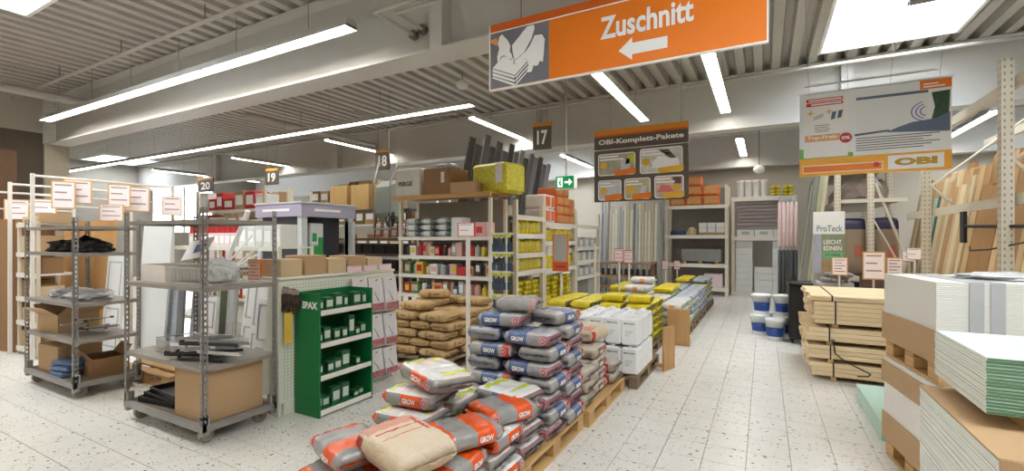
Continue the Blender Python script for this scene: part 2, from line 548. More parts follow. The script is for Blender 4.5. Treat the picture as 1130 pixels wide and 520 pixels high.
t = thing('smoke_detector', 'round white smoke detector hanging below the deck behind the first girder', 'smoke detector', (-5.35, 7.75, 4.72))
MB().lathe([(0.02, 0), (0.09, 0.02), (0.13, 0.08), (0.13, 0.14), (0.06, 0.17)], 16).build('housing', WHITE, t, smooth=True)
MB().tube((0, 0, 0.17), (0, 0, DECK + .14 - 4.72), 0.012, 6).build('stem', CAPM, t)
t = thing('security_camera', 'round white ceiling ball hanging over the end of the aisle', 'smoke detector', (-0.12, 14.6, 3.52))
MB().lathe([(0.02, 0), (0.12, 0.04), (0.15, 0.12), (0.12, 0.2), (0.03, 0.24)], 14).build('globe', WHITE, t, smooth=True)
MB().tube((0, 0, 0.24), (0, 0, DECK - 3.52), 0.012, 6).build('stem', CAPM, t)

# ================================================================ HANGING SIGNS
ORANGE = mat('sign_orange', (240, 128, 26), 0.35, vary=0.0)
ORANGE_D = mat('sign_deep_orange', (214, 96, 20), 0.4, vary=0)
SGREY = mat('sign_grey', (122, 124, 132), 0.4, vary=0)
SWHITE = mat('sign_white', (246, 246, 246), 0.4, vary=0)
SLINE = mat('sign_outline', (96, 98, 106), 0.5, vary=0)
SDARK = mat('sign_dark_brown', (92, 84, 74), 0.45, vary=0)
SYELL = mat('sign_yellow', (232, 182, 60), 0.45, vary=0)
SRED = mat('sign_red', (206, 52, 52), 0.45, vary=0)
SGREEN = mat('sign_green', (20, 150, 92), 0.45, vary=0, emit=0.25)
SBLUE = mat('sign_blue_grey', (96, 112, 140), 0.45, vary=0)
SPALE = mat('sign_pale_grey', (204, 210, 216), 0.45, vary=0)
STEXT = mat('sign_text_grey', (110, 108, 110), 0.5, vary=0)

def flat(parent, name, pts, y, m):
    """flat printed shape on a panel facing local -y; pts are (x, z), counter-clockwise"""
    a = sum(p[0] * q[1] - q[0] * p[1] for p, q in zip(pts, pts[1:] + pts[:1]))
    if a < 0:
        pts = pts[::-1]
    return MB().add([(x, y, z) for x, z in pts], [tuple(range(len(pts)))]).build(name, m, parent)
def rect(parent, name, x0, z0, x1, z1, y, m):
    return flat(parent, name, [(x0, z0), (x1, z0), (x1, z1), (x0, z1)], y, m)
def disc(parent, name, x, z, r, y, m, n=18):
    return flat(parent, name, [(x + r * math.cos(2 * math.pi * i / n), z + r * math.sin(2 * math.pi * i / n)) for i in range(n)], y, m)
def rrect(x0, z0, x1, z1, r, n=4):
    out = []
    for cx, cz, a0 in ((x1 - r, z0 + r, -90), (x1 - r, z1 - r, 0), (x0 + r, z1 - r, 90), (x0 + r, z0 + r, 180)):
        out += [(cx + r * math.cos(R(a0 + 90 * i / n)), cz + r * math.sin(R(a0 + 90 * i / n))) for i in range(n + 1)]
    return out

# --- big orange sign
L0, L1, HZ = 2.50, 0, 0.66
t = thing('hanging_sign', 'large orange hanging sign lettered Zuschnitt with a white arrow pointing left', 'sign', (-2.48, 4.1, 3.24))
MB().box(0, 0, 0, 2.5, 0.03, HZ).build('panel', ORANGE, t)
MB().box(0, -0.004, -0.012, 2.5, 0.034, 0.0).build('edge_strip', SWHITE, t)
MB().box(-0.012, -0.004, -0.012, 0, 0.034, HZ).build('edge_strip', SWHITE, t)
MB().box(2.5, -0.004, -0.012, 2.512, 0.034, HZ).build('edge_strip', SWHITE, t)
rect(t, 'top_band', 0, 0.58, 2.5, HZ, -0.002, ORANGE_D)
rect(t, 'white_line', 0, 0.572, 2.5, 0.584, -0.003, SWHITE)
rect(t, 'picture_field', 0.005, 0.005, 0.66, 0.57, -0.002, SGREY)
def pic(pts):
    out = []
    for x, y in pts:
        bot = 515 - (x - 38) * 85 / 405
        out.append(((x - 38) / 405 * 0.66, (bot - y) / 415 * 0.575))
    return out
flat(t, 'sleeve', pic([(40, 150), (85, 130), (105, 190), (75, 185), (45, 165)]), -0.003, mat('sign_peach', (232, 168, 110), 0.5, vary=0))
for k, dz in enumerate((56, 28, 0)):
    flat(t, 'board_outline', pic([(50, 352 + dz), (132, 262 + dz), (326, 276 + dz), (326, 300 + dz), (217, 432 + dz), (50, 372 + dz)]), -0.0032 - k * 0.0006, SLINE)
    flat(t, 'board_drawing', pic([(55, 355 + dz), (132, 268 + dz), (320, 281 + dz), (215, 404 + dz)]), -0.0035 - k * 0.0006, SWHITE)
    flat(t, 'board_drawing', pic([(55, 361 + dz), (213, 410 + dz), (213, 426 + dz), (55, 374 + dz)]), -0.0036 - k * 0.0006, SWHITE)
    flat(t, 'board_drawing', pic([(218, 410 + dz), (322, 288 + dz), (322, 300 + dz), (218, 426 + dz)]), -0.0036 - k * 0.0006, SWHITE)
hand_l = [(125, 105), (165, 150), (185, 190), (180, 230), (198, 262), (195, 285), (180, 290), (160, 275), (140, 260), (120, 270), (105, 300), (92, 310), (90, 270), (105, 210), (95, 175), (105, 125)]
plank = [(300, 55), (345, 45), (350, 70), (330, 140), (280, 240), (215, 300), (200, 240), (195, 190)]
hand_r = [(350, 120), (400, 115), (418, 150), (415, 180), (412, 240), (405, 310), (385, 300), (375, 330), (355, 340), (345, 330), (330, 380), (295, 385), (310, 340), (300, 295), (280, 285), (235, 320), (210, 320), (215, 300), (245, 275), (290, 235), (320, 190)]
def grow(pts, f):
    cx, cy = sum(p[0] for p in pts) / len(pts), sum(p[1] for p in pts) / len(pts)
    return [(cx + (x - cx) * f, cy + (y - cy) * f) for x, y in pts]
for k, (nm, h) in enumerate((('plank_drawing', plank), ('hand_drawing', hand_l), ('hand_drawing', hand_r))):
    flat(t, 'outline_drawing', pic(grow(h, 1.05)), -0.0052 - k * 0.0006, SLINE)
    flat(t, nm, pic(h), -0.0055 - k * 0.0006, SWHITE)
lettering(t, 'Zuschnitt', 1.17, 0.27, 1.97, 0.475, -0.004, SWHITE, 0.028)
flat(t, 'arrow', [(1.34, 0.14), (1.46, 0.04), (1.46, 0.09), (1.76, 0.09), (1.76, 0.19), (1.46, 0.19), (1.46, 0.24)], -0.004, SWHITE)
for x in (0.35, 2.15):
    MB().tube((x, 0.015, HZ), (x, 0.015, DECK - 3.24), 0.006, 5).build('hanger', WIRE, t)

# --- dark package-offer board
W, H = 1.40, 1.12
t = thing('offer_board', 'dark brown hanging offer board with five product pictures above the canister pallet', 'sign', (-2.35, 7.05, 2.28))
MB().box(0, 0, 0, W, 0.03, H).build('panel', SDARK, t)
rect(t, 'top_band', 0, 0.93 * H, W, H, -0.002, mat('sign_amber', (214, 140, 40), 0.45, vary=0))
rect(t, 'lower_band', 0, 0.905 * H, W, 0.93 * H, -0.002, ORANGE_D)
lettering(t, 'OBI-Komplett-Pakete', 0.05 * W, 0.775 * H, 0.955 * W, 0.865 * H, -0.003, SWHITE, 0.03)
rect(t, 'white_line', 0, 0.716 * H, W, 0.724 * H, -0.003, SWHITE)
cards = [(.044, .36, .46, .665, 'grey_photo', (186, 182, 164)), (.507, .355, .945, .69, 'light_photo', (220, 220, 212)), (.044, .02, .307, .30, 'cool_photo', (214, 218, 224)),
         (.34, .02, .62, .305, 'tan_photo', (206, 194, 150)), (.66, .02, .955, .315, 'rose_photo', (222, 196, 192))]
for i, (u0, w0, u1, w1, nm, c) in enumerate(cards):
    x0, x1, z0, z1 = u0 * W, u1 * W, w0 * H, w1 * H
    flat(t, 'picture_frame', rrect(x0, z0, x1, z1, 0.04), -0.002, SWHITE)
    flat(t, 'picture', rrect(x0 + .015, z0 + .015, x1 - .015, z1 - .015, 0.03), -0.0026, mat('print_' + nm, c, 0.5, vary=0.25, scale=14))
    rect(t, 'print_line', x0 + .03, z1 - .06, x0 + (x1 - x0) * .55, z1 - .035, -0.0032, SWHITE)
    rect(t, 'print_line', x0 + .03, z1 - .105, x0 + (x1 - x0) * .7, z1 - .08, -0.0032, SWHITE)
    disc(t, 'price_dot', x0 + (.09 if i != 4 else (x1 - x0) - .1), z0 + (z1 - z0) * .47, .055, -0.0036, SYELL)
    pw = (x1 - x0) * (.55 if i < 2 else .7)
    m_ = ORANGE if i in (0, 2, 3) else SYELL
    flat(t, 'price_tag', [(x1 - pw, z0 - .01), (x1 + .01, z0 + .012), (x1 + .01, z0 + .1), (x1 - pw, z0 + .075)], -0.004, m_)
rect(t, 'product_print', .30 * W, .40 * H, .40 * W, .58 * H, -0.003, SPALE)
flat(t, 'product_print', [(.345 * W, .5 * H), (.445 * W, .52 * H), (.445 * W, .63 * H), (.38 * W, .63 * H)], -0.003, mat('print_lime', (214, 214, 60), 0.5, vary=0))
flat(t, 'product_print', [(.63 * W, .42 * H), (.92 * W, .42 * H), (.90 * W, .54 * H), (.70 * W, .58 * H), (.64 * W, .50 * H)], -0.003, SWHITE)
flat(t, 'product_print', [(.70 * W, .66 * H), (.80 * W, .66 * H), (.88 * W, .54 * H), (.82 * W, .54 * H)], -0.0032, SDARK)
flat(t, 'product_print', [(.50 * W, .10 * H), (.56 * W, .10 * H), (.585 * W, .20 * H), (.53 * W, .20 * H)], -0.003, SPALE)
flat(t, 'product_print', [(.69 * W, .10 * H), (.86 * W, .10 * H), (.82 * W, .18 * H), (.73 * W, .2 * H)], -0.003, mat('print_rose', (222, 120, 110), 0.5, vary=0))
flat(t, 'product_print', [(.86 * W, .2 * H), (.93 * W, .2 * H), (.93 * W, .29 * H), (.84 * W, .29 * H)], -0.003, SDARK)
for x in (0.25, W - 0.1):
    MB().tube((x, 0.015, H), (x, 0.015, DECK - 2.28), 0.005, 5).build('hanger', WIRE, t)

# --- pale advertising banner on the right
W, H = 1.44, 1.02
t = thing('advertising_banner', 'pale hanging advertising banner with a yellow foot and letters OBI over the timber stack', 'sign', (0.395, 6.86, 2.48))
MB().box(0, 0, 0, W, 0.012, H).build('panel', mat('banner_pale', (240, 244, 247), 0.3, vary=0), t)
MB().box(-0.01, -0.005, H, W + 0.01, 0.02, H + 0.02).build('hanging_rail', HOUS, t)
MB().box(0.06, 0.03, H + 0.11, W - 0.12, 0.05, H + 0.13).build('hanging_rail', HOUS, t)
yo = mat('banner_yellow', (243, 176, 48), 0.4, vary=0)
rect(t, 'foot_band', 0, 0, W, .215 * H, -0.002, yo)
rect(t, 'foot_line', .02 * W, .035 * H, .58 * W, .135 * H, -0.003, mat('banner_pink', (250, 214, 190), 0.4, vary=0))
rect(t, 'foot_line', .03 * W, .05 * H, .57 * W, .12 * H, -0.0034, ORANGE)
disc(t, 'red_dot', .535 * W, .10 * H, .03, -0.004, SRED)
rect(t, 'logo_field', .61 * W, .03 * H, .955 * W, .19 * H, -0.003, SWHITE)
lettering(t, 'OBI', .65 * W, .07 * H, .915 * W, .155 * H, -0.005, mat('logo_orange', (198, 158, 36), 0.4, vary=0), 0.06)
rect(t, 'left_sheet', .03 * W, .225 * H, .345 * W, .965 * H, -0.002, SWHITE)
flat(t, 'green_corner', [(.0 * W, .215 * H), (.38 * W, .215 * H), (.38 * W, .26 * H), (.3 * W, .28 * H), (0, .34 * H)], -0.0017, mat('print_green', (110, 176, 96), 0.5, vary=0))
rect(t, 'headline_bar', .05 * W, .90 * H, .31 * W, .94 * H, -0.003, SRED)
rect(t, 'headline_bar', .05 * W, .85 * H, .31 * W, .89 * H, -0.003, SRED)
rect(t, 'headline_text', .065 * W, .912 * H, .30 * W, .928 * H, -0.0034, SWHITE)
rect(t, 'headline_text', .085 * W, .862 * H, .30 * W, .878 * H, -0.0034, SWHITE)
for px_ in (.08, .215):
    rect(t, 'plus_sign', (px_ - .025) * W, .765 * H, (px_ + .025) * W, .775 * H, -0.003, SYELL)
    rect(t, 'plus_sign', (px_ - .0045) * W, .74 * H, (px_ + .0045) * W, .80 * H, -0.003, SYELL)
flat(t, 'product_print', [(.10 * W, .68 * H), (.17 * W, .71 * H), (.175 * W, .76 * H), (.105 * W, .72 * H)], -0.003, SPALE)
flat(t, 'product_print', [(.225 * W, .67 * H), (.255 * W, .68 * H), (.265 * W, .77 * H), (.235 * W, .76 * H)], -0.003, SBLUE)
flat(t, 'product_print', [(.27 * W, .68 * H), (.30 * W, .69 * H), (.31 * W, .78 * H), (.28 * W, .77 * H)], -0.003, SBLUE)
for k in range(4):
    rect(t, 'print_line', .11 * W, (.61 - k * .025) * H, (.22 - .01 * (k % 2)) * W, (.617 - k * .025) * H, -0.003, STEXT)
rect(t, 'price_bar', .04 * W, .42 * H, .29 * W, .50 * H, -0.003, mat('print_peach', (238, 176, 120), 0.4, vary=0))
lettering(t, 'Top-Preis', .055 * W, .435 * H, .27 * W, .49 * H, -0.005, SWHITE, 0.04)
disc(t, 'red_dot', .33 * W, .44 * H, .062, -0.004, SRED)
lettering(t, '0%', .30 * W, .42 * H, .36 * W, .46 * H, -0.006, SWHITE, 0.03)
rect(t, 'white_field', .04 * W, .24 * H, .29 * W, .41 * H, -0.003, SWHITE)
rect(t, 'door_drawing', .40 * W, .46 * H, .86 * W, .88 * H, -0.003, mat('print_door', (236, 240, 242), 0.4, vary=0))
rect(t, 'door_frame_drawing', .40 * W, .865 * H, .86 * W, .895 * H, -0.0034, SBLUE)
flat(t, 'door_frame_drawing', [(.39 * W, .445 * H), (.62 * W, .47 * H), (.62 * W, .49 * H), (.39 * W, .47 * H)], -0.0034, SLINE)
flat(t, 'tree_drawing', [(.87 * W, .50 * H), (.98 * W, .52 * H), (.99 * W, .87 * H), (.88 * W, .86 * H), (.90 * W, .7 * H)], -0.003, mat('print_tree', (64, 96, 78), 0.6, vary=0.4, scale=40))
flat(t, 'car_drawing', [(.60 * W, .46 * H), (.99 * W, .42 * H), (.99 * W, .63 * H), (.90 * W, .57 * H), (.76 * W, .55 * H), (.66 * W, .50 * H)], -0.0038, SBLUE)
for k, rr in enumerate((.12, .09, .06)):
    a0, a1, nn = 110, 250, 10
    c_ = (.86 * W, .66 * H)
    arc = [(c_[0] + rr * 1.3 * math.cos(R(a0 + (a1 - a0) * i / nn)), c_[1] + rr * math.sin(R(a0 + (a1 - a0) * i / nn))) for i in range(nn + 1)]
    arc += [(c_[0] + (rr - .012) * 1.3 * math.cos(R(a1 - (a1 - a0) * i / nn)), c_[1] + (rr - .012) * math.sin(R(a1 - (a1 - a0) * i / nn))) for i in range(nn + 1)]
    flat(t, 'signal_arc', arc, -0.0036, mat('print_violet', (140, 146, 206), 0.5, vary=0))
for k in range(6):
    rect(t, 'print_line', .40 * W, (.41 - k * .028) * H, (.93 - .05 * (k % 3)) * W, (.42 - k * .028) * H, -0.003, STEXT)
rect(t, 'corner_label', .81 * W, .90 * H, W, H, -0.003, ORANGE)
rect(t, 'corner_label_text', .83 * W, .95 * H, .92 * W, .965 * H, -0.0036, SWHITE)
rect(t, 'corner_label_text', .83 * W, .92 * H, .96 * W, .935 * H, -0.0036, SWHITE)
for x in (0.1, 0.5, 0.9, W - 0.1):
    MB().tube((x, 0.01, H + .02), (x + (.12 if x > .6 else -.05), 0.01, DECK - 2.48), 0.003, 4).build('hanger', WIRE, t)

# --- aisle number boards
for num, x, y, w_ in (('17', -4.04, 8.73, .40), ('18', -9.03, 9.3, .48), ('19', -14.8, 10.0, .62), ('20', -19.42, 10.3, .95)):
    t = thing('aisle_number_board', {'17': 'dark brown aisle board numbered seventeen, the largest, above the yellow sack rack', '18': 'dark brown aisle board numbered eighteen, hanging left of the wheelbarrow rack', '19': 'dark brown aisle board numbered nineteen, hanging above the kiosk', '20': 'dark brown aisle board numbered twenty, leftmost and most distant'}[num], 'sign', (x - w_ / 2, y, 3.56), R(5))
    MB().box(0, 0, 0, w_, 0.025, 0.56).build('panel', SDARK, t)
    rect(t, 'top_band', 0, 0.48, w_, 0.56, -0.002, MATS['sign_amber'])
    lettering(t, num, w_ * .22, .1, w_ * .80, .40, -0.003, SWHITE, 0.03)
    for xx in (0.08, w_ - 0.08):
        MB().tube((xx, 0.012, 0.56), (xx, 0.012, DECK - 3.56), 0.004, 4).build('hanger', WIRE, t)

# --- emergency exit sign
t = thing('exit_sign', 'green lit emergency exit sign with running figure and arrow on a ceiling tube', 'sign', (-3.62, 8.45, 2.68))
MB().box(0, 0, 0, 0.40, 0.16, 0.26, c=0.006).build('housing', SWHITE, t)
rect(t, 'sign_face', 0.01, 0.01, 0.39, 0.25, -0.002, SGREEN)
flat(t, 'arrow', [(.20, .11), (.29, .11), (.29, .06), (.36, .13), (.29, .20), (.29, .15), (.20, .15)], -0.004, mat('exit_white', (250, 255, 250), 0.4, vary=0, emit=0.5))
rect(t, 'door_symbol', 0.05, 0.04, 0.16, 0.22, -0.004, MATS['exit_white'])
flat(t, 'runner_symbol', [(.075, .05), (.10, .09), (.125, .06), (.14, .07), (.115, .115), (.13, .16), (.10, .165), (.075, .13), (.09, .11)], -0.005, SGREEN)
disc(t, 'runner_symbol', .118, .19, .016, -0.005, SGREEN, 10)
MB().tube((0.2, 0.08, 0.26), (0.2, 0.08, DECK - 2.68), 0.014, 8).build('suspension_tube', PIPE, t)
MB().tube((0.2, 0.08, 1.9), (-0.1, 0.08, 2.3), 0.01, 6).build('suspension_brace', PIPE, t)
# ================================================================ BUILDERS
PINE = wood('pallet_wood', (214, 176, 118), (170, 130, 82), 'Y')
PINEX = wood('pallet_wood_cross', (206, 168, 112), (164, 124, 78), 'X')
GREYW = wood('weathered_pallet_wood', (150, 128, 98), (104, 88, 68), 'Y')
CARD = mat('cardboard', (186, 154, 116), 0.8, vary=0.05, scale=3, bump=0.05, bscale=30)
CARD_D = mat('dark_cardboard', (150, 114, 78), 0.8, vary=0.06, scale=3)
CARD_L = mat('pale_cardboard', (206, 182, 146), 0.8, vary=0.05)
STEEL = mat('galvanised_steel', (150, 148, 145), 0.42, 0.55, vary=0.1, scale=14)
STEEL_D = mat('dull_steel', (112, 109, 106), 0.45, 0.5, vary=0.12, scale=12)
CREAM = mat('rack_cream', (222, 212, 194), 0.5, vary=0.03)
SHELFW = mat('shelf_white', (228, 224, 216), 0.5, vary=0.03)
BLACKP = mat('black_plastic', (28, 28, 30), 0.4, vary=0.1)
BLACKM = mat('matt_black', (40, 38, 38), 0.7)
RUBBER = mat('beige_rubber', (150, 142, 128), 0.6)

_pal = {}
def pallet(x, y, label, rz=0.0, wood_m=None, z=0.0, lx=0.8, ly=1.2):
    """euro pallet, its min corner at (x, y) when rz = 0; long side along local y"""
    wm = wood_m or PINE
    key = (wm.name, lx, ly)
    if key not in _pal:
        d = {}
        d['deck_board'] = MB().box(-0.055, -ly / 2, 0, 0.055, ly / 2, 0.022, c=0.003).mesh('deck_board', wm)
        d['cross_board'] = MB().box(-lx / 2, -0.07, 0, lx / 2, 0.07, 0.022, c=0.003).mesh('cross_board', PINEX if wm is PINE else wm)
        d['block'] = MB().box(-0.05, -0.07, 0, 0.05, 0.07, 0.078, c=0.004).mesh('block', wm)
        d['bottom_board'] = MB().box(-0.05, -ly / 2, 0, 0.05, ly / 2, 0.022, c=0.003).mesh('bottom_board', wm)
        _pal[key] = d
    d = _pal[key]
    cx, cy = x + (lx / 2 if rz == 0 else 0), y + (ly / 2 if rz == 0 else 0)
    t = thing('euro_pallet', label, 'pallet', (cx, cy, z), rz, 'wooden pallets')
    for i in range(5):
        obj('deck_board', d['deck_board'], t, (-lx / 2 + 0.055 + i * (lx - 0.11) / 4, 0, 0.122))
    for j in (-1, 0, 1):
        obj('cross_board', d['cross_board'], t, (0, j * (ly / 2 - 0.07), 0.100))
        obj('bottom_board', d['bottom_board'], t, (j * (lx / 2 - 0.05), 0, 0.0))
        for i in (-1, 0, 1):
            obj('block', d['block'], t, (i * (lx / 2 - 0.05), j * (ly / 2 - 0.07), 0.022))
    return t

# ---------------------------------------------------------------- sacks
def bag_shape(L, W, h, seed, pu=8.0, pv=7.0, wr=0.004, droop=0.0):
    rnd = random.Random(seed)
    ph = [rnd.uniform(0, 6.28) for _ in range(8)]
    def F(u, v):
        return max(0.0, 1 - abs(u) ** pu) ** 0.42 * max(0.0, 1 - abs(v) ** pv) ** 0.34
    def wv(u, v):
        return -wr * abs(math.sin(7 * u + 3 * v + ph[0]) + math.sin(13 * u - 5 * v + ph[1]) * .7 + math.sin(4 * u + 11 * v + ph[2]) * .8
                     + math.sin(23 * u + 2 * v + ph[3]) * .45 + math.sin(31 * u * abs(u) + 9 * v + ph[4]) * .35)
    return F, wv

def bag_mesh(name, L, W, h, m, seed=0, pu=8.0, pv=7.0, wr=0.004, flap=0.025, sag=0.0):
    F, wv = bag_shape(L, W, h, seed, pu, pv, wr)
    nu, nv = 20, 12
    us = [math.sin(math.pi / 2 * (2 * i / nu - 1)) * 0.5 + 0.5 * (2 * i / nu - 1) for i in range(nu + 1)]
    vs_ = [math.sin(math.pi / 2 * (2 * j / nv - 1)) * 0.5 + 0.5 * (2 * j / nv - 1) for j in range(nv + 1)]
    V, Fc = [], []
    def P(u, v, s):
        f = F(u, v)
        x = L / 2 * u * (1 - 0.035 * abs(v) ** 4)
        y = W / 2 * v * (1 - 0.06 * abs(u) ** 5)
        z = h * 0.5 + s * h * 0.5 * f * (1.0 if s > 0 else 0.98) + wv(u, v) * (f if s > 0 else -f * .3) - sag * abs(u) ** 2
        return (x, y, z)
    top = [[None] * (nv + 1) for _ in range(nu + 1)]
    bot = [[None] * (nv + 1) for _ in range(nu + 1)]
    for i, u in enumerate(us):
        for j, v in enumerate(vs_):
            top[i][j] = len(V); V.append(P(u, v, 1))
            if 0 < i < nu and 0 < j < nv:
                bot[i][j] = len(V); V.append(P(u, v, -1))
            else:
                bot[i][j] = top[i][j]
    for i in range(nu):
        for j in range(nv):
            Fc.append((top[i][j], top[i + 1][j], top[i + 1][j + 1], top[i][j + 1]))
            Fc.append((bot[i][j], bot[i][j + 1], bot[i + 1][j + 1], bot[i + 1][j]))
    if flap:
        rnd = random.Random(seed + 5)
        for s, col in ((-1, 0), (1, nu)):
            prev = None
            for j in range(1, nv):
                p = V[top[col][j]]
                k = len(V)
                V.append((p[0] + s * flap, p[1], p[2] + rnd.uniform(-.012, .012)))
                if prev is not None:
                    q = (top[col][j - 1], prev, k, top[col][j])
                    Fc.append(q if s < 0 else q[::-1])
                prev = k
    mb = MB().add(V, Fc)
    return mb.mesh(name, m, smooth=True)

def bag_side(L, W, h, pu=8.0, pv=7.0, off=0.004):
    """projector onto the long side (-y) of a sack"""
    def pr(x, z):
        u = x / (L / 2)
        Fu = max(0.05, 1 - abs(u) ** pu) ** 0.42
        f = min(0.999, abs(2 * z / h - 1) / Fu)
        v = (1 - f ** (1 / .34)) ** (1 / pv)
        return (x, -W / 2 * v * (1 - 0.06 * abs(u) ** 5) - off, z)
    return pr
def bag_top(L, W, h, pu=6.0, pv=5.0, off=0.006):
    def pr(x, y):
        u, v = x / (L / 2), y / (W / 2)
        f = max(0, 1 - abs(u) ** pu) ** .5 * max(0, 1 - abs(v) ** pv) ** .5
        return (x, y, h * (.5 + .5 * f) + off)
    return pr

def sack_mat(name, base, bands=(), L=0.46, W=0.32, h=0.12, top=None, stripes=(), rough=0.4, bump=0.35, coat=0.0, vary=0.08):
    """sack print: bands run round the girth (positions as a share of the length), top print only on the upper side"""
    if name in MATS:
        return MATS[name]
    m = bpy.data.materials.new(name)
    m.use_nodes = True
    nt = m.node_tree
    b = nt.nodes['Principled BSDF']
    tc = N(nt, 'ShaderNodeTexCoord')
    sp = N(nt, 'ShaderNodeSeparateXYZ')
    nt.links.new(tc.outputs['Object'], sp.inputs[0])
    n = N(nt, 'ShaderNodeTexNoise'); n.inputs['Scale'].default_value = 9
    nt.links.new(tc.outputs['Object'], n.inputs['Vector'])
    c0 = lin(base)
    col = mix_col(nt, n.outputs['Fac'], tuple(v * (1 - 2 * vary) for v in c0), tuple(min(1, v * (1 + vary)) for v in c0))
    u = math_node(nt, 'DIVIDE', sp.outputs[0], L)
    v = math_node(nt, 'DIVIDE', sp.outputs[1], W)
    zz = math_node(nt, 'DIVIDE', sp.outputs[2], h)
    for lo, hi, c in bands:
        col = mix_col(nt, between(nt, u, lo, hi), col, lin(c))
    if top:
        up = math_node(nt, 'GREATER_THAN', zz, 0.80)
        tcol = lin(top)
        tcn = mix_col(nt, n.outputs['Fac'], tuple(x * .85 for x in tcol), tcol)
        for lo, hi, vlo, vhi, c in stripes:
            k = math_node(nt, 'MULTIPLY', between(nt, u, lo, hi), between(nt, v, vlo, vhi))
            tcn = mix_col(nt, k, tcn, lin(c))
        col = mix_col(nt, up, col, tcn)
    nt.links.new(col, b.inputs['Base Color'])
    b.inputs['Roughness'].default_value = rough
    if coat:
        b.inputs['Coat Weight'].default_value = coat
        b.inputs['Coat Roughness'].default_value = 0.18
    n2 = N(nt, 'ShaderNodeTexNoise'); n2.inputs['Scale'].default_value = 22; n2.inputs['Detail'].default_value = 5
    n2.inputs['Distortion'].default_value = 0.8
    nt.links.new(tc.outputs['Object'], n2.inputs['Vector'])
    bp = N(nt, 'ShaderNodeBump'); bp.inputs['Strength'].default_value = bump; bp.inputs['Distance'].default_value = 0.02
    nt.links.new(n2.outputs['Fac'], bp.inputs['Height'])
    nt.links.new(bp.outputs[0], b.inputs['Normal'])
    MATS[name] = m
    return m

class Sack:
    """one kind of sack: a few shared body meshes plus printed lettering as parts"""
    def __init__(self, name, L, W, h, m, n_var=3, word=None, word_m=None, word_x=(-.1, .2), ring=None, wr=0.007, pu=8.0, pv=7.0, flap=0.02, cat='sack', wz=(.34, .64), body='bag_body'):
        self.name, self.L, self.W, self.h, self.cat = name, L, W, h, cat
        L, W = L - 2 * flap - .012, W - .014
        self.me = [bag_mesh(body, L, W, h, m, 11 * i + len(name), pu, pv, wr, flap) for i in range(n_var)]
        self.extra = []
        for side in (-1, 1):
            pr = bag_side(L, W, h, pu, pv)
            def p2(x, z, side=side, pr=pr):
                q = pr(x * (1 if side < 0 else -1), z)
                return q if side < 0 else (-x if False else q[0], -q[1], q[2])
            if word:
                vs, fs = text_mesh(word, 0.04)
                pts = [p2((word_x[0] + (word_x[1] - word_x[0]) * a) * L, h * (wz[0] + (wz[1] - wz[0]) * w)) for a, w in vs]
                self.extra.append(('lettering', MB().add(pts, fs).mesh('lettering', word_m)))
            if ring:
                rx, rm = ring
                rr, n = h * .26, 14
                pts, fs = [], []
                for r_ in (rr, rr * .72, rr * .4):
                    pts += [p2(rx * L + r_ * math.cos(2 * math.pi * i / n), h * .5 + r_ * math.sin(2 * math.pi * i / n)) for i in range(n)]
                fs = [(i, (i + 1) % n, n + (i + 1) % n, n + i) for i in range(n)] + [tuple(range(2 * n, 3 * n))]
                self.extra.append(('emblem', MB().add(pts, fs).mesh('emblem', rm)))
    def put(self, x, y, z, rz, label, group, var=None, tilt=(0, 0), sc=1.0, prints=True):
        k = random.randrange(len(self.me)) if var is None else var
        o = obj(self.name, self.me[k], None, (x, y, z), (tilt[0], tilt[1], rz))
        if sc != 1.0:
            o.scale = (sc, sc, sc)
        tag(o, label, self.cat, group)
        if prints:
            for nm, me in self.extra:
                obj(nm, me, o)
        return o

def pinwheel(kind, x0, y0, z0, layers, desc, group, size=0.8, step=None, jit=0.006, keep=None, start=0, prints=True, total=None):
    """layers of four sacks laid round like a pinwheel; names every sack by layer and place"""
    L, W = kind.L, kind.W
    st_ = step or kind.h * 1.005
    s = size
    for k in range(layers):
        flip = (k + start) % 2
        spots = [(W / 2, L / 2, 90, 'front left'), (s - L / 2, W / 2, 0, 'front right'), (L / 2, s - W / 2, 0, 'back left'), (s - W / 2, s - L / 2, 90, 'back right')]
        if flip:
            spots = [(L / 2, W / 2, 0, 'front left'), (s - W / 2, L / 2, 90, 'front right'), (W / 2, s - L / 2, 90, 'back left'), (s - L / 2, s - W / 2, 0, 'back right')]
        for i, (dx, dy, a, pos) in enumerate(spots):
            if keep and not keep(k, pos):
                continue
            nm = ORD[k] + ' layer'
            kind.put(x0 + dx + random.uniform(-jit, jit), y0 + dy + random.uniform(-jit, jit), z0 + k * st_,
                     R(a + random.uniform(-1.5, 1.5)), desc % (nm, pos), group, prints=prints)

# ---------------------------------------------------------------- cartons, cans, bottles
def carton(name, label, cat, x, y, z, w, d, h, m, rz=0.0, group=None, lab=None, tape=None, seam=True):
    """closed cardboard box: body with parted flaps on top, tape and printed label; (x, y) is the centre of its foot"""
    t = thing(name, label, cat, (x, y, z), rz, group)
    MB().box(-w / 2, -d / 2, 0, w / 2, d / 2, h, c=min(.004, h * .05)).build('body', m, t)
    if seam:
        MB().box(-w / 2 + .004, -0.002, h, w / 2 - .004, 0.002, h + 0.0015).build('flap_seam', CARD_D, t)
    if tape:
        MB().box(-w * .5, -.03, h + .0008, w * .5, .03, h + .0022).build('tape', tape, t)
    if lab:
        rect(t, 'printed_label', -w * .22, h * .25, w * .22, h * .7, -d / 2 - .0015, lab)
    return t

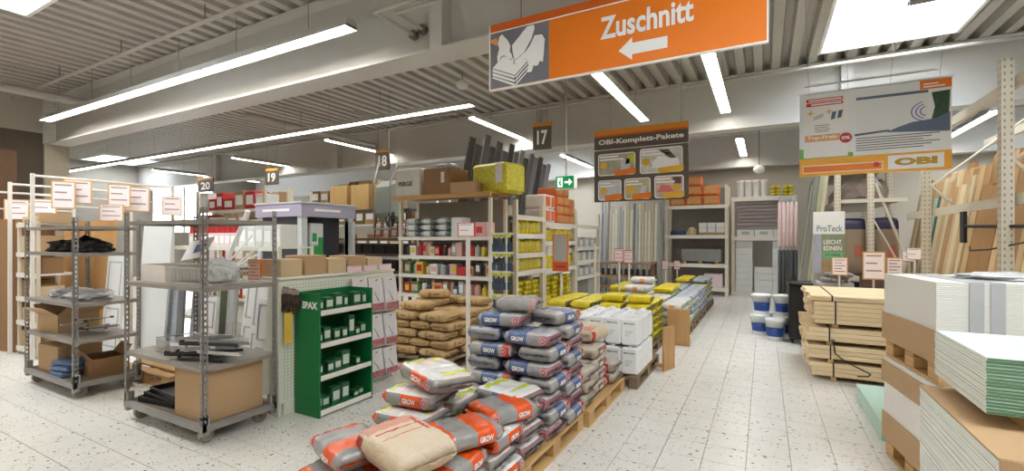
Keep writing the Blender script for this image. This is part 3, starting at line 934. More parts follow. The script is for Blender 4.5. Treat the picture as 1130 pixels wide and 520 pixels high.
def open_box(name, label, x, y, z, w, d, h, m, rz=0.0, group=None, cat='box', flaps=(1, 1, 1, 1), ang=35):
    t = thing(name, label, cat, (x, y, z), rz, group)
    q = .006
    mb = MB()
    mb.box(-w / 2, -d / 2, 0, w / 2, d / 2, q)
    mb.box(-w / 2, -d / 2, q, w / 2, -d / 2 + q, h); mb.box(-w / 2, d / 2 - q, q, w / 2, d / 2, h)
    mb.box(-w / 2, -d / 2 + q, q, -w / 2 + q, d / 2 - q, h); mb.box(w / 2 - q, -d / 2 + q, q, w / 2, d / 2 - q, h)
    mb.build('body', m, t)
    fl = min(w, d) * .42
    sa, ca = math.sin(R(ang)), math.cos(R(ang))
    for i, (ax, ay) in enumerate(((0, -1), (1, 0), (0, 1), (-1, 0))):
        if not flaps[i]:
            continue
        if ax == 0:
            p = [(-w / 2 + .004, ay * d / 2, h), (w / 2 - .004, ay * d / 2, h), (w / 2 - .02, ay * (d / 2 + fl * sa), h + fl * ca), (-w / 2 + .02, ay * (d / 2 + fl * sa), h + fl * ca)]
        else:
            p = [(ax * w / 2, -d / 2 + .004, h), (ax * w / 2, d / 2 - .004, h), (ax * (w / 2 + fl * sa), d / 2 - .02, h + fl * ca), (ax * (w / 2 + fl * sa), -d / 2 + .02, h + fl * ca)]
        nn = [(a - ax * .004, b - ay * .004, c + .003) for a, b, c in p]
        MB().add(p + nn, [(0, 1, 2, 3), (7, 6, 5, 4), (0, 4, 5, 1), (1, 5, 6, 2), (2, 6, 7, 3), (3, 7, 4, 0)]).build('flap', m, t)
    return t

_item = {}
def item_meshes(kind, m, m2):
    """unit-size shelf goods: 1 wide, 1 deep, 1 high, standing on z = 0, front facing -y"""
    key = (kind, m.name, m2.name)
    if key in _item:
        return _item[key]
    parts = []
    if kind == 'box':
        parts.append(('body', MB().box(-.48, -.48, 0, .48, .48, 1, c=.02).mesh('body', m)))
        parts.append(('printed_label', MB().add([(-.36, -.487, .25), (.36, -.487, .25), (.36, -.487, .78), (-.36, -.487, .78)], [(0, 1, 2, 3)]).mesh('printed_label', m2)))
    elif kind == 'can':
        parts.append(('body', MB().lathe([(.44, 0), (.46, .03), (.46, .9), (.43, .93)], 14).mesh('body', m, True)))
        parts.append(('lid', MB().lathe([(.455, .9), (.455, .97), (.40, 1.0)], 14).mesh('lid', m2, True)))
    elif kind == 'bottle':
        parts.append(('body', MB().lathe([(.38, 0), (.42, .04), (.42, .62), (.30, .76), (.16, .84)], 12).mesh('body', m, True)))
        parts.append(('cap', MB().lathe([(.18, .84), (.18, .98), (.10, 1.0)], 10).mesh('cap', m2, True)))
    elif kind == 'cartridge':
        parts.append(('body', MB().lathe([(.40, 0), (.42, .02), (.42, .74), (.30, .78)], 12).mesh('body', m, True)))
        parts.append(('nozzle', MB().lathe([(.16, .78), (.12, .85), (.05, 1.0)], 8).mesh('nozzle', m2, True)))
    elif kind == 'pouch':
        b = bag_mesh('body', 1.0, .96, .9, m, 3, 5, 5, .012, 0)
        for v in b.vertices:                       # stand the sack on its end
            x, y, z = v.co
            v.co = (y, z - .45, x + .5)
        parts.append(('body', b))
        parts.append(('printed_label', MB().add([(-.3, -.462, .3), (.3, -.462, .3), (.3, -.462, .72), (-.3, -.462, .72)], [(0, 1, 2, 3)]).mesh('printed_label', m2)))
    elif kind == 'bucket':
        parts.append(('body', MB().lathe([(.38, 0), (.39, .02), (.46, .88), (.48, .88), (.48, .93)], 18).mesh('body', m, True)))
        parts.append(('lid', MB().lathe([(.49, .9), (.49, .97), (.45, 1.0)], 18).mesh('lid', m2, True)))
    _item[key] = parts
    return parts

def item(name, kind, label, cat, x, y, z, w, d, h, m, m2, rz=0.0, group=None):
    t = thing(name, label, cat, (x, y, z), rz, group)
    t.scale = (w, d, h)
    for nm, me in item_meshes(kind, m, m2):
        obj(nm, me, t)
    return t

# ---------------------------------------------------------------- price cards and racks
PAPER = mat('price_paper', (248, 238, 238), 0.6, vary=0)
CARDFR = mat('price_frame', (220, 176, 120), 0.5, vary=0)
CTEXT = mat('price_text', (168, 140, 148), 0.6, vary=0)
def price_card(label, x, y, z, w, h, rz=0.0, group='price cards', rows=4, frame=None, paper=None):
    t = thing('price_card', label, 'price card', (x, y, z), rz, group)
    MB().box(-w / 2, 0, 0, w / 2, .012, h).build('card_frame', frame or CARDFR, t)
    rect(t, 'paper', -w / 2 + w * .06, h * .05, w / 2 - w * .06, h * .95, -.002, paper or PAPER)
    for k in range(rows):
        zz = h * (.88 - .8 * k / rows)
        rect(t, 'print_line', -w * .36, zz - h * .05, w * (.34 - .2 * (k % 2)), zz, -.004, CTEXT)
    return t

def perforated_post(mb, x, y, z0, z1, sx, sy, w=.042, pitch=.05, t=.004):
    """angle post with punched slots; sx, sy point into the frame"""
    n = int((z1 - z0) / pitch)
    for ax in (0, 1):
        for k in (0, 1):
            a = 0 if k == 0 else w - w * .3
            if ax == 0:
                x0, x1 = sorted((x + sx * a, x + sx * (a + w * .3)))
                y0, y1 = sorted((y, y + sy * t))
            else:
                x0, x1 = sorted((x, x + sx * t))
                y0, y1 = sorted((y + sy * a, y + sy * (a + w * .3)))
            mb.box(x0, y0, z0, x1, y1, z1)
        for i in range(n + 1):
            zz = z0 + i * pitch
            if ax == 0:
                x0, x1 = sorted((x + sx * w * .3, x + sx * w * .7)); y0, y1 = sorted((y, y + sy * t))
            else:
                x0, x1 = sorted((x, x + sx * t)); y0, y1 = sorted((y + sy * w * .3, y + sy * w * .7))
            mb.box(x0, y0, zz, x1, y1, min(z1, zz + pitch * .45))
    return mb

def rack(label, x0, y0, x1, y1, h, shelves, face, name='storage_rack', post_m=None, shelf_m=None, pw=.06, group=None, lip=.06, brace=False, back=None, mids=()):
    """four-post rack standing on the floor; face is the open side ('-Y', '+X', '-X')"""
    pm, sm = post_m or CREAM, shelf_m or SHELFW
    cx, cy = (x0 + x1) / 2, (y0 + y1) / 2
    t = thing(name, label, 'rack', (cx, cy, 0), 0, group)
    a, b = (x1 - x0) / 2, (y1 - y0) / 2
    pos = [(-a, -b), (a, -b), (-a, b), (a, b)]
    for mm in mids:
        pos += [(mm - cx, -b), (mm - cx, b)] if face == '-Y' else [(-a, mm - cy), (a, mm - cy)]
    for px_, py_ in pos:
        qx, qy = max(-a + pw / 2, min(a - pw / 2, px_)), max(-b + pw / 2, min(b - pw / 2, py_))
        MB().box(qx - pw / 2, qy - pw / 2, 0, qx + pw / 2, qy + pw / 2, h, c=.004).build('post', pm, t)
    e = pw
    for z in shelves:
        s = MB().box(-a + .01, -b + .01, z - .025, a - .01, b - .01, z).build('shelf', sm, t)
        if face == '-Y':
            MB().box(-a, -b - .012, z - lip, a, -b, z + .004).build('front_rail', sm, s)
        elif face == '+X':
            MB().box(a, -b, z - lip, a + .012, b, z + .004).build('front_rail', sm, s)
        else:
            MB().box(-a - .012, -b, z - lip, -a, b, z + .004).build('front_rail', sm, s)
    if back:
        if face == '-Y':
            MB().box(-a, b, .1, a, b + .01, h).build('back_panel', back, t)
        elif face == '+X':
            MB().box(-a - .01, -b, .1, -a, b, h).build('back_panel', back, t)
        else:
            MB().box(a, -b, .1, a + .01, b, h).build('back_panel', back, t)
    if brace:
        if face == '-Y':
            for s in (-1, 1):
                MB().path([(s * a, -b + .05, .3), (s * a, b - .05, 1.2), (s * a, -b + .05, 2.1)], .012, 6).build('brace', pm, t)
        else:
            MB().path([(-a + .05, -b, .3), (a - .05, -b, 1.2), (-a + .05, -b, 2.1)], .012, 6).build('brace', pm, t)
            MB().path([(-a + .02, -b + .1, .2), (-a + .02, b - .1, h - .5)], .012, 6).build('brace', pm, t)
    return t

def crumple(name, label, cat, x, y, z, sx, sy, sz, m, seed=1, rough=.35, group=None, sub=3, rz=0):
    """crumpled bag or cloth: a folded lump resting on its foot"""
    import bmesh
    bm = bmesh.new()
    bmesh.ops.create_icosphere(bm, subdivisions=sub, radius=1)
    for v in bm.verts:
        p = v.co.copy()
        n = noise.noise(p * 2.2 + Vector((seed, 0, 0))) * rough + abs(noise.noise(p * 5 + Vector((0, seed, 0)))) * rough * .8
        v.co = p * (1 + n - rough * .3)
        v.co.z = max(v.co.z, -.45)
    zs = [v.co.z for v in bm.verts]
    lo, hi = min(zs), max(zs)
    for v in bm.verts:
        v.co = Vector((v.co.x * sx / 2, v.co.y * sy / 2, (v.co.z - lo) / (hi - lo) * sz))
    me = bpy.data.meshes.new(name)
    bm.to_mesh(me)
    bm.free()
    me.materials.append(m)
    return tag(obj(name, me, None, (x, y, z), (0, 0, rz)), label, cat, group)
# ================================================================ FRONT LEFT: TROLLEYS
BRUSH = mat('trolley_steel', (150, 147, 144), 0.38, 0.35, vary=0.12, scale=9)
PLATE = mat('trolley_plate', (152, 146, 138), 0.5, 0.15, vary=0.12, scale=5)
PLY = mat('worn_plywood', (120, 108, 94), 0.7, vary=0.12, scale=4)
def trolley(label, x0, y0, x1, y1, h, shelves):
    t = thing('shelf_trolley', label, 'trolley', ((x0 + x1) / 2, (y0 + y1) / 2, 0), 0, 'shelf trolleys')
    a, b = (x1 - x0) / 2, (y1 - y0) / 2
    for sx in (-1, 1):
        for sy in (-1, 1):
            perforated_post(MB(), sx * a, sy * b, .12, h, -sx, -sy).build('post', BRUSH, t)
            f = MB().box(min(sx * a, sx * (a - .06)), min(sy * b, sy * (b - .06)), .08, max(sx * a, sx * (a - .06)), max(sy * b, sy * (b - .06)), .26, c=.006).build('corner_socket', BRUSH, t)
    base = MB()
    base.box(-a, -b - .004, .12, a, -b + .03, .175); base.box(-a, b - .03, .12, a, b + .004, .175)
    base.box(-a - .004, -b + .03, .12, -a + .03, b - .03, .175); base.box(a - .03, -b + .03, .12, a + .004, b - .03, .175)
    fr = base.build('base_frame', BRUSH, t)
    MB().box(-a + .03, -b + .03, .14, a - .03, b - .03, .16).build('base_plate', PLY, fr)
    for sx in (-1, 1):
        for sy in (-1, 1):
            cxx, cyy = sx * (a - .12), sy * (b - .09)
            c = MB().box(cxx - .03, cyy - .035, .105, cxx + .03, cyy + .035, .12).tube((cxx - .03, cyy, .062), (cxx - .03, cyy, .11), .008, 6).tube((cxx + .03, cyy, .062), (cxx + .03, cyy, .11), .008, 6).build('caster', BRUSH, t)
            MB().tube((cxx - .022, cyy, .06), (cxx + .022, cyy, .06), .06, 16).build('wheel', RUBBER, c)
            MB().tube((cxx - .028, cyy, .06), (cxx + .028, cyy, .06), .02, 10).build('hub', STEEL_D, c)
    for z in shelves:
        s = MB()
        s.box(-a + .006, -b + .006, z - .012, a - .006, b - .006, z)
        s.box(-a + .006, -b + .005, z - .035, a - .006, -b + .012, z - .012); s.box(-a + .006, b - .012, z - .035, a - .006, b - .006, z - .012)
        s.box(-a + .005, -b + .012, z - .035, -a + .012, b - .012, z - .012); s.box(a - .012, -b + .012, z - .035, a - .005, b - .012, z - .012)
        s.build('shelf', PLATE, t)
    return t
trolley('grey steel shelf trolley on casters with a big open cardboard box on its base', -5.33, 2.11, -4.0, 2.76, 1.96, (.64, 1.30, 1.865))
trolley('grey steel shelf trolley at far left carrying black bags and cardboard boxes', -7.72, 2.08, -6.36, 2.68, 1.93, (.62, 1.01, 1.55, 1.84))

def wire_basket(label, x, y, z, w, d, h, rz=0):
    t = thing('wire_basket', label, 'basket', (x, y, z), rz, 'wire baskets')
    WM = mat('chrome_wire', (206, 204, 200), 0.3, 0.5, vary=0)
    rim = MB()
    for zz in (.004, h):
        rim.path([(-w / 2, -d / 2, zz), (w / 2, -d / 2, zz), (w / 2, d / 2, zz), (-w / 2, d / 2, zz), (-w / 2, -d / 2, zz)], .005, 5)
    rim.build('rim', WM, t)
    n = 12
    for nm, p in (('front_wires', [((-w / 2 + w * i / n, -d / 2, 0), (-w / 2 + w * i / n, -d / 2, h)) for i in range(1, n)]),
                  ('back_wires', [((-w / 2 + w * i / n, d / 2, 0), (-w / 2 + w * i / n, d / 2, h)) for i in range(1, n)]),
                  ('side_wires', [((s * w / 2, -d / 2 + d * i / 6, 0), (s * w / 2, -d / 2 + d * i / 6, h)) for i in range(1, 6) for s in (-1, 1)]),
                  ('bottom_wires', [((-w / 2 + w * i / n, -d / 2, .003), (-w / 2 + w * i / n, d / 2, .003)) for i in range(1, n)])):
        mb = MB()
        for a, b in p:
            mb.tube(a, b, .003, 4, caps=False)
        k = mb.build(nm, WM, t)
        k['kind'] = 'stuff'
    return t

# --- on the front trolley
open_box('cardboard_box', 'large open cardboard box on the base of the front trolley', -4.33, 2.43, .162, .48, .50, .42, CARD, flaps=(0, 0, 0, 0))
bx = open_box('carton_tray', 'white shallow cardboard box on the second shelf of the front trolley', -4.98, 2.36, 1.302, .44, .34, .16, mat('white_card', (226, 220, 214), .7), flaps=(0, 0, 0, 0))
wire_basket('chrome wire basket on the second shelf of the front trolley', -4.44, 2.40, 1.306, .58, .36, .14, R(4))
CRUMP = mat('clear_plastic_bag', (224, 228, 228), 0.25, vary=0.2, scale=20, bump=.6, bscale=25)
crumple('plastic_bag', 'crumpled whitish plastic bag in the wire basket on the front trolley', 'bag', -4.32, 2.42, 1.325, .40, .26, .22, CRUMP, 3)
wire_basket('chrome wire basket with wire handles on the third shelf of the front trolley', -4.90, 2.40, .648, .36, .32, .11, R(-8))
wire_basket('second chrome wire basket lying askew on the third shelf of the front trolley', -4.52, 2.52, .648, .30, .30, .12, R(20))
RAIL = [mat('black_rail', (30, 30, 32), .4), mat('grey_rail', (150, 150, 152), .35, .5), mat('white_rail', (220, 220, 218), .4)]
for i in range(14):
    k = i % 3 if i > 4 else 0
    L = random.uniform(.38, .6)
    a = R(random.uniform(12, 48))
    t = thing('shelf_bracket', '%s metal shelf bracket in the heap on the front trolley, number %d from the shelf edge' % (('black', 'grey', 'white')[k], i + 1) if False else
              '%s metal bracket lying %s in the bracket heap on the front trolley' % (('black', 'grey', 'white')[k], ['at the front edge', 'flat underneath', 'crosswise', 'at the left', 'near the post', 'half covered', 'on top', 'slanting', 'behind the post', 'close to the baskets', 'at the back', 'pointing at the aisle', 'on the right', 'topmost'][i]),
              'bracket', (-4.32 + random.uniform(-.16, .16), 2.36 + random.uniform(-.14, .14), .645 + .012 * i), a, 'metal brackets')
    mb = MB().box(-L / 2, -.018, 0, L / 2, .018, .004).box(-L / 2, -.018, .004, L / 2, -.014, .028)
    mb.box(-L / 2, -.018, .004, -L / 2 + .006, .018, .04)
    mb.build('bracket_arm', RAIL[k], t)
    MB().tube((L / 2 - .03, 0, .004), (L / 2 - .03, 0, .012), .01, 8).build('hook_stud', RAIL[1], t)
for i in range(3):
    t = thing('plastic_tray', ['flat black plastic tray at the back of the front trolley base', 'black plastic tray stacked on the trolley base beside the open box', 'topmost black plastic tray on the front trolley base'][i], 'tray', (-4.98 + .03 * i, 2.40 + .02 * i, .162 + .035 * i), R(6 - 5 * i), 'black trays')
    MB().box(-.26, -.2, 0, .26, .2, .008).build('tray_floor', BLACKP, t)
    MB().box(-.26, -.2, .008, .26, -.19, .05).box(-.26, .19, .008, .26, .2, .05).box(-.26, -.19, .008, -.25, .19, .05).box(.25, -.19, .008, .26, .19, .05).build('tray_rim', BLACKP, t)
t = thing('paper_sheet', 'white printed leaflet with a blue picture standing on the second trolley shelf', 'paper', (-5.02, 2.60, 1.302), R(-4))
MB().cbox(0, 0, .30, .5, .004, .22, (R(-28), R(-6), 0)).build('sheet', SWHITE, t)
MB().cbox(.06, -.006, .31, .2, .004, .09, (R(-28), R(-6), 0)).build('blue_print', mat('print_blue', (70, 90, 180), .5, vary=.3, scale=30), t)
MB().box(-.01, .0, 0, .01, .02, .27).build('prop', CARD, t)

# --- on the far trolley
BLKBAG = mat('black_bag', (44, 42, 42), .35, bump=.6, bscale=20)
GREYH = mat('grey_film', (196, 196, 200), .3, vary=.25, scale=20, bump=.6, bscale=25)
for i, (x, y, w, h) in enumerate(((-7.38, 2.36, .30, .15), (-7.02, 2.38, .32, .20), (-6.66, 2.36, .32, .15))):
    crumple('bin_bag', ['black crumpled bag at the left of the upper shelf on the far trolley', 'black crumpled bag in the middle of the upper shelf on the far trolley', 'black crumpled bag at the right of the upper shelf on the far trolley'][i], 'bag', x, y, 1.552, w, .36, h, BLKBAG, 7 + i, .5, 'black bags on the far trolley')
for i, (x, w) in enumerate(((-7.30, .44), (-6.74, .44))):
    crumple('film_bundle', ['loose grey film bundle on the middle shelf of the far trolley, left', 'loose grey film bundle on the middle shelf of the far trolley, right'][i], 'film', x, 2.36, 1.012, w, .4, .12, GREYH, 17 + i, .5, 'film bundles')
open_box('cardboard_box', 'open cardboard box with raised flaps on the lower shelf of the far trolley', -7.34, 2.36, .622, .40, .40, .20, CARD, R(8), ang=55)
for i in range(12):
    t = thing('wire_hanger', '%s bent wire hook in the tangle on the far trolley, %s' % (('grey', 'dark grey', 'light grey')[i % 3], ['lowest', 'near the box', 'left of the tangle', 'in the centre', 'slanting right', 'slanting left', 'at the front', 'at the rear', 'at the shelf edge', 'under the topmost', 'standing up', 'topmost'][i]), 'hook',
              (-6.75 + random.uniform(-.2, .2), 2.36 + random.uniform(-.15, .15), .63 + .014 * i), R(random.uniform(-70, 70)), 'wire hooks')
    MB().path([(-.16, 0, 0), (.14, 0, .006), (.155, .012, .012), (.15, .03, .014)], .007, 5).build('wire', (STEEL, STEEL_D, HOUS)[i % 3], t)
    MB().tube((-.17, 0, -.002), (-.13, 0, .003), .012, 6).build('grip', BLACKP, t)
carton('cardboard_box', 'closed cardboard box under the tangle of hooks on the far trolley base', 'box', -7.35, 2.38, .162, .46, .42, .30, CARD, R(4))
open_box('cardboard_box', 'small shallow cardboard box at the right of the far trolley base', -6.72, 2.46, .162, .4, .3, .2, CARD_D, R(-6), flaps=(1, 0, 1, 0))
for i in range(3):
    m_ = mat('blue_plastic', (88, 112, 150), .45)
    tag(MB().box(-.16, -.09, 0, .16, .09, .05, c=.012).box(-.12, -.06, .05, .12, .06, .06).build('plastic_case', m_, None, (-6.95 + .02 * i, 2.20 + .02 * i, .162 + .062 * i), (0, 0, R(9 * i))),
        ['lowest blue plastic case at the front of the far trolley base', 'middle blue plastic case on the far trolley base', 'top blue plastic case on the far trolley base'][i], 'case', 'blue cases')

# ================================================================ GREEN SCREW STAND AND PEGBOARD
GREEN = mat('display_green', (16, 116, 62), .45, vary=.05)
GREEN_D = mat('carton_green', (34, 96, 60), .5, vary=.12, scale=20)
t = thing('screw_display', 'green display stand with four shelves of small green screw boxes', 'display stand', (-4.04, 2.98, 0))
MB().box(0, 0, 0, .35, .02, 1.18).build('side_panel', GREEN, t)
MB().box(0, .66, 0, .35, .68, 1.18).build('side_panel', GREEN, t)
MB().box(0, .02, 0, .015, .66, 1.18).build('back_panel', GREEN, t)
lettering(t, 'SPAX', .11, 1.03, .33, 1.10, -.003, SWHITE, .05)
for r_, nm in ((.055, SWHITE), (.045, GREEN)):
    pass
SZ = (.055, .385, .695, 1.005)
for z in SZ:
    s = MB().box(.015, .02, z - .02, .34, .66, z).build('shelf', GREEN, t)
    MB().box(.34, .02, z - .035, .352, .66, z + .012).build('price_rail', SHELFW, s)
MB().box(.02, .02, 0, .33, .66, .03).build('plinth', GREEN_D, t)
SLAB = mat('screw_label', (206, 218, 204), .5, vary=.2, scale=40)
places = ['left end', 'second from left', 'third from left', 'middle', 'right of middle', 'third from right', 'second from right', 'right end']
lay = {0: [(.05, .07, .13), (.13, .09, .11), (.24, .11, .17), (.36, .10, .18), (.50, .07, .06), (.58, .07, .07)],
       1: [(.06, .08, .10), (.17, .08, .11), (.26, .09, .12), (.36, .11, .18), (.52, .06, .08)],
       2: [(.05, .07, .10), (.14, .09, .14), (.25, .08, .11), (.34, .07, .11), (.44, .08, .22), (.52, .06, .08), (.60, .08, .12)],
       3: [(.06, .09, .10), (.17, .10, .12), (.28, .10, .15), (.37, .05, .12), (.52, .11, .14), (.60, .06, .13)]}
for k, row in lay.items():
    for i, (yy, w, h) in enumerate(row):
        item('screw_box', 'box', 'green screw box on the %s shelf of the green stand, %s' % (('bottom', 'second lowest', 'second highest', 'top')[k], places[i] if i < len(row) - 1 else 'right end'),
             'box', -4.04 + .26 - random.uniform(0, .03), 2.99 + yy, SZ[k] + .002, w, .09, h, GREEN_D, SLAB, R(90), 'screw boxes on the green stand')
PEG = mat('pegboard_white', (226, 228, 214), .5, vary=.02)
# pegboard gondola
t = thing('pegboard_gondola', 'white pegboard gondola end behind the green stand', 'shelf unit', (-4.2, 2.82, 0))
MB().box(-.25, .06, 0, .14, 1.50, .12).build('base', PEG, t)
MB().box(.11, .03, .12, .14, 1.53, 1.30).build('pegboard', PEG, t)
MB().box(.0, 0, 0, .14, .03, 1.30).build('end_panel', PEG, t)
MB().box(.0, 1.53, 0, .14, 1.56, 1.30).build('end_panel', PEG, t)
MB().box(.0, .03, .12, .02, 1.53, 1.30).build('back_panel', PEG, t)
MB().box(-.32, -.01, 1.30, .16, 1.57, 1.33, c=.008).build('top_cover', PEG, t)
for y in (.3, 1.2):
    MB().prism_y([(-.28, 1.30), (0, 1.02), (0, 1.30)], y, y + .03).build('bracket', PEG, t)
HOLE = mat('peg_hole', (120, 120, 110), .9, vary=0)
hm = MB()
for i in range(44):
    for j in range(36):
        yy, zz = .06 + i * .034, .16 + j * .031
        hm.add([(.1405, yy, zz), (.1405, yy + .009, zz), (.1405, yy + .009, zz + .009), (.1405, yy, zz + .009)], [(0, 1, 2, 3)])
o = hm.build('peg_holes', HOLE, t); o['kind'] = 'stuff'

# hanging packs on the pegboard
PACK = mat('white_blister', (222, 218, 220), .3, vary=.12, scale=14, coat=.3)
PINK = mat('pink_fittings', (196, 122, 124), .45, vary=.5, scale=30, bump=.5, bscale=40)
def hang_pack(label, x, y, z, w, h):
    t = thing('hanging_pack', label, 'package', (x, y, z), R(90), 'hanging packs on the pegboard')
    MB().add([(-w / 2, -.012, 0), (w / 2, -.012, 0), (w / 2, .012, 0), (-w / 2, .012, 0), (-w * .46, -.06, -h * .92), (w * .46, -.06, -h * .92), (w * .46, .012, -h), (-w * .46, .012, -h),
              (-w * .48, -.055, -h * .7), (w * .48, -.055, -h * .7), (w * .48, .012, -h * .7), (-w * .48, .012, -h * .7)],
             [(0, 1, 2, 3)[::-1], (0, 8, 9, 1), (8, 4, 5, 9), (4, 7, 6, 5), (1, 9, 10, 2), (9, 5, 6, 10), (3, 11, 8, 0), (11, 7, 4, 8), (2, 10, 11, 3), (10, 6, 7, 11)]).build('pouch', PACK, t)
    MB().add([(-w * .45, -.066, -h * .90), (w * .45, -.066, -h * .90), (w * .46, -.060, -h * .70), (-w * .46, -.060, -h * .70)], [(0, 1, 2, 3)]).build('contents', PINK, t)
    MB().path([(0, .05, -.03), (0, -.04, -.03), (0, -.05, -.015)], .005, 5).build('peg_hook', mat('brass_hook', (170, 140, 70), .35, .6), t)
    MB().path([(-w * .2, -.03, -h * .35), (w * .1, -.058, -h * .66)], .004, 4).build('inlay', SLINE, t)
    return t
for r_, (z, h) in enumerate(((1.26, .42), (.83, .40), (.42, .34))):
    for c_ in range(3):
        hang_pack('white hanging pack with pink fittings on the pegboard, %s row, %s' % (('top', 'middle', 'bottom')[r_], ('next to the green stand', 'centre', 'outer')[c_]), -4.0, 3.76 + c_ * .235, z - .01 * c_, .215, h)

# gloves hanging on the pegboard edge
GLOVE = mat('dark_glove', (66, 52, 44), .8, bump=.5, bscale=40)
for i in range(2):
    t = thing('work_glove', ['dark brown work glove hanging at the left of the green stand, front one', 'dark brown work glove hanging at the left of the green stand, rear one'][i], 'glove', (-4.01 + .03 * i, 2.87 + .06 * i, 1.23 - .02 * i), R(20 + 30 * i), 'work gloves')
    m_ = MB()
    m_.box(-.05, -.022, -.15, .05, .022, -.05, c=.014)
    for q, (fx, fl) in enumerate(((-.037, .075), (-.013, .09), (.012, .085), (.036, .065))):
        m_.tube((fx, 0, -.14), (fx * 1.12, -.008, -.15 - fl), .0125, 7, .009)
    m_.tube((.045, 0, -.08), (.085, -.006, -.15), .014, 7, .010)
    m_.build('hand', GLOVE, t)
    MB().box(-.042, -.02, -.055, .042, .02, 0, c=.01).build('cuff', mat('glove_cuff', (150, 130, 120), .8), t)
tag(MB().box(-.035, 0, -.30, .035, .006, 0, c=.002).build('tag_strip', mat('yellow_tag', (206, 176, 60), .6), None, (-3.985, 2.87, 1.0), (0, 0, R(60))), 'narrow yellow tag hanging below the work gloves', 'tag')
for i in range(2):
    tag(MB().box(-.035, -.02, -.03, .035, .02, .03).build('hook_plate', STEEL_D, None, (-4.02, 2.865 + .06 * i, 1.26 - .02 * i)) if False else
        MB().tube((-4.06, 2.87 + .06 * i, 1.235 - .02 * i), (-3.98 + .02 * i, 2.87 + .06 * i, 1.235 - .02 * i), .006, 6).build('glove_hook', STEEL_D), ['steel hook holding the front work glove', 'steel hook holding the rear work glove'][i], 'hook')

# boxes on top of the gondola
for i, (y, w, h, m_) in enumerate(((3.0, .24, .17, CARD_L), (3.28, .26, .2, CARD), (3.56, .24, .16, CARD_L), (3.84, .26, .18, CARD), (4.12, .24, .15, CARD_L))):
    carton('cardboard_box', 'flat %s carton on top of the pegboard gondola, %s' % ('brown' if i % 2 else 'beige', ('nearest the trolley', 'second from the trolley', 'third from the trolley', 'fourth from the trolley', 'nearest the cement sacks')[i]), 'box', -4.27, y, 1.33, w, .32, h, m_, R(90), 'cartons on the gondola')
price_card('orange and white price card with text lines standing on the gondola end', -4.40, 2.80, 1.30, .16, .20, R(12), rows=5, frame=ORANGE, paper=mat('salmon_paper', (240, 196, 170), .6, vary=0))
for i, y in enumerate((3.72, 3.96, 4.2)):
    price_card('pinkish price card in the rail above the hanging packs, %s' % ('left', 'centre', 'right')[i], -4.02, y, 1.33, .2, .07, R(90), rows=1, frame=PACK, paper=mat('pink_paper', (238, 206, 214), .6, vary=0))

# ================================================================ PANELS, DOORS AND FRAMES BEHIND THE TROLLEYS
PANW = mat('white_panel', (224, 226, 226), .5, vary=.02)
PANG = mat('grey_panel', (176, 178, 178), .5, vary=.03)
def leaning_panel(label, x, y, w, h, m_, lean=9, rz=0, inset=True, name='door_panel', m2=None, cat='panel', z=0.0, th=.03):
    t = thing(name, label, cat, (x, y, z), R(rz), 'panels behind the trolleys')
    a = R(-lean)
    def rot(px_, py_, pz):
        return (px_, py_ * math.cos(a) - pz * math.sin(a), py_ * math.sin(a) + pz * math.cos(a) + th * abs(math.sin(a)))
    b = MB().box(-w / 2, 0, 0, w / 2, th, h)
    MB().add([rot(*p) for p in b.v], b.f).build('leaf', m_, t)
    if inset:
        for (fx0, fz0, fx1, fz1) in ((-.38, .06, .38, .46), (-.38, .54, .38, .94)):
            bb = MB()
            q = .02
            X0, X1, Z0, Z1 = fx0 * w, fx1 * w, fz0 * h, fz1 * h
            bb.box(X0, -.008, Z0, X1, 0, Z0 + q); bb.box(X0, -.008, Z1 - q, X1, 0, Z1)
            bb.box(X0, -.008, Z0 + q, X0 + q, 0, Z1 - q); bb.box(X1 - q, -.008, Z0 + q, X1, 0, Z1 - q)
            MB().add([rot(*p) for p in bb.v], bb.f).build('moulding', m2 or m_, t)
    return t
KRAFT = mat('orange_kraft', (206, 160, 104), .75, vary=.05, scale=2)
for i in range(3):
    leaning_panel('tall brown cardboard-wrapped door behind the far trolley, %s' % ('left', 'middle', 'right')[i], -10.42 + i * .64, 3.28, .62, 2.0, KRAFT, 3, 0, False)
leaning_panel('short white door with glazed upper part behind the far trolley', -8.62, 3.22, .55, 1.45, PANW, 4, 0, True, m2=PANG)
leaning_panel('tall plain white door panel between the two trolleys', -8.1, 3.50, .85, 1.95, PANW, 4, 0, False)
MOTT = mat('mottled_glass', (190, 196, 208), .25, vary=.3, scale=45)
leaning_panel('mottled grey glass pane behind the front trolley, left one', -7.62, 3.58, .34, 1.25, MOTT, 4, 0, False, 'glass_pane')
leaning_panel('mottled grey glass pane behind the front trolley, right one', -7.15, 3.66, .34, 1.25, MOTT, 4, 0, False, 'glass_pane')
leaning_panel('narrow dark grey panel between the mottled panes', -7.40, 3.56, .16, 1.3, mat('dark_panel', (112, 112, 116), .5), 3, 0, False)
leaning_panel('small white framed hatch door in front of the mottled panes', -6.72, 3.56, .36, .90, PANW, 5, 0, True, m2=PANG)
leaning_panel('dark green narrow board behind the front trolley', -6.72, 3.82, .3, 1.22, mat('moss_board', (86, 92, 70), .6), 3, 0, False)
leaning_panel('grey metal profile board behind the front trolley', -6.35, 3.66, .2, 1.28, PANG, 4, 0, True)
leaning_panel('pale mottled board behind the grey profile board', -6.05, 3.78, .3, 1.3, MOTT, 4, 0, False)
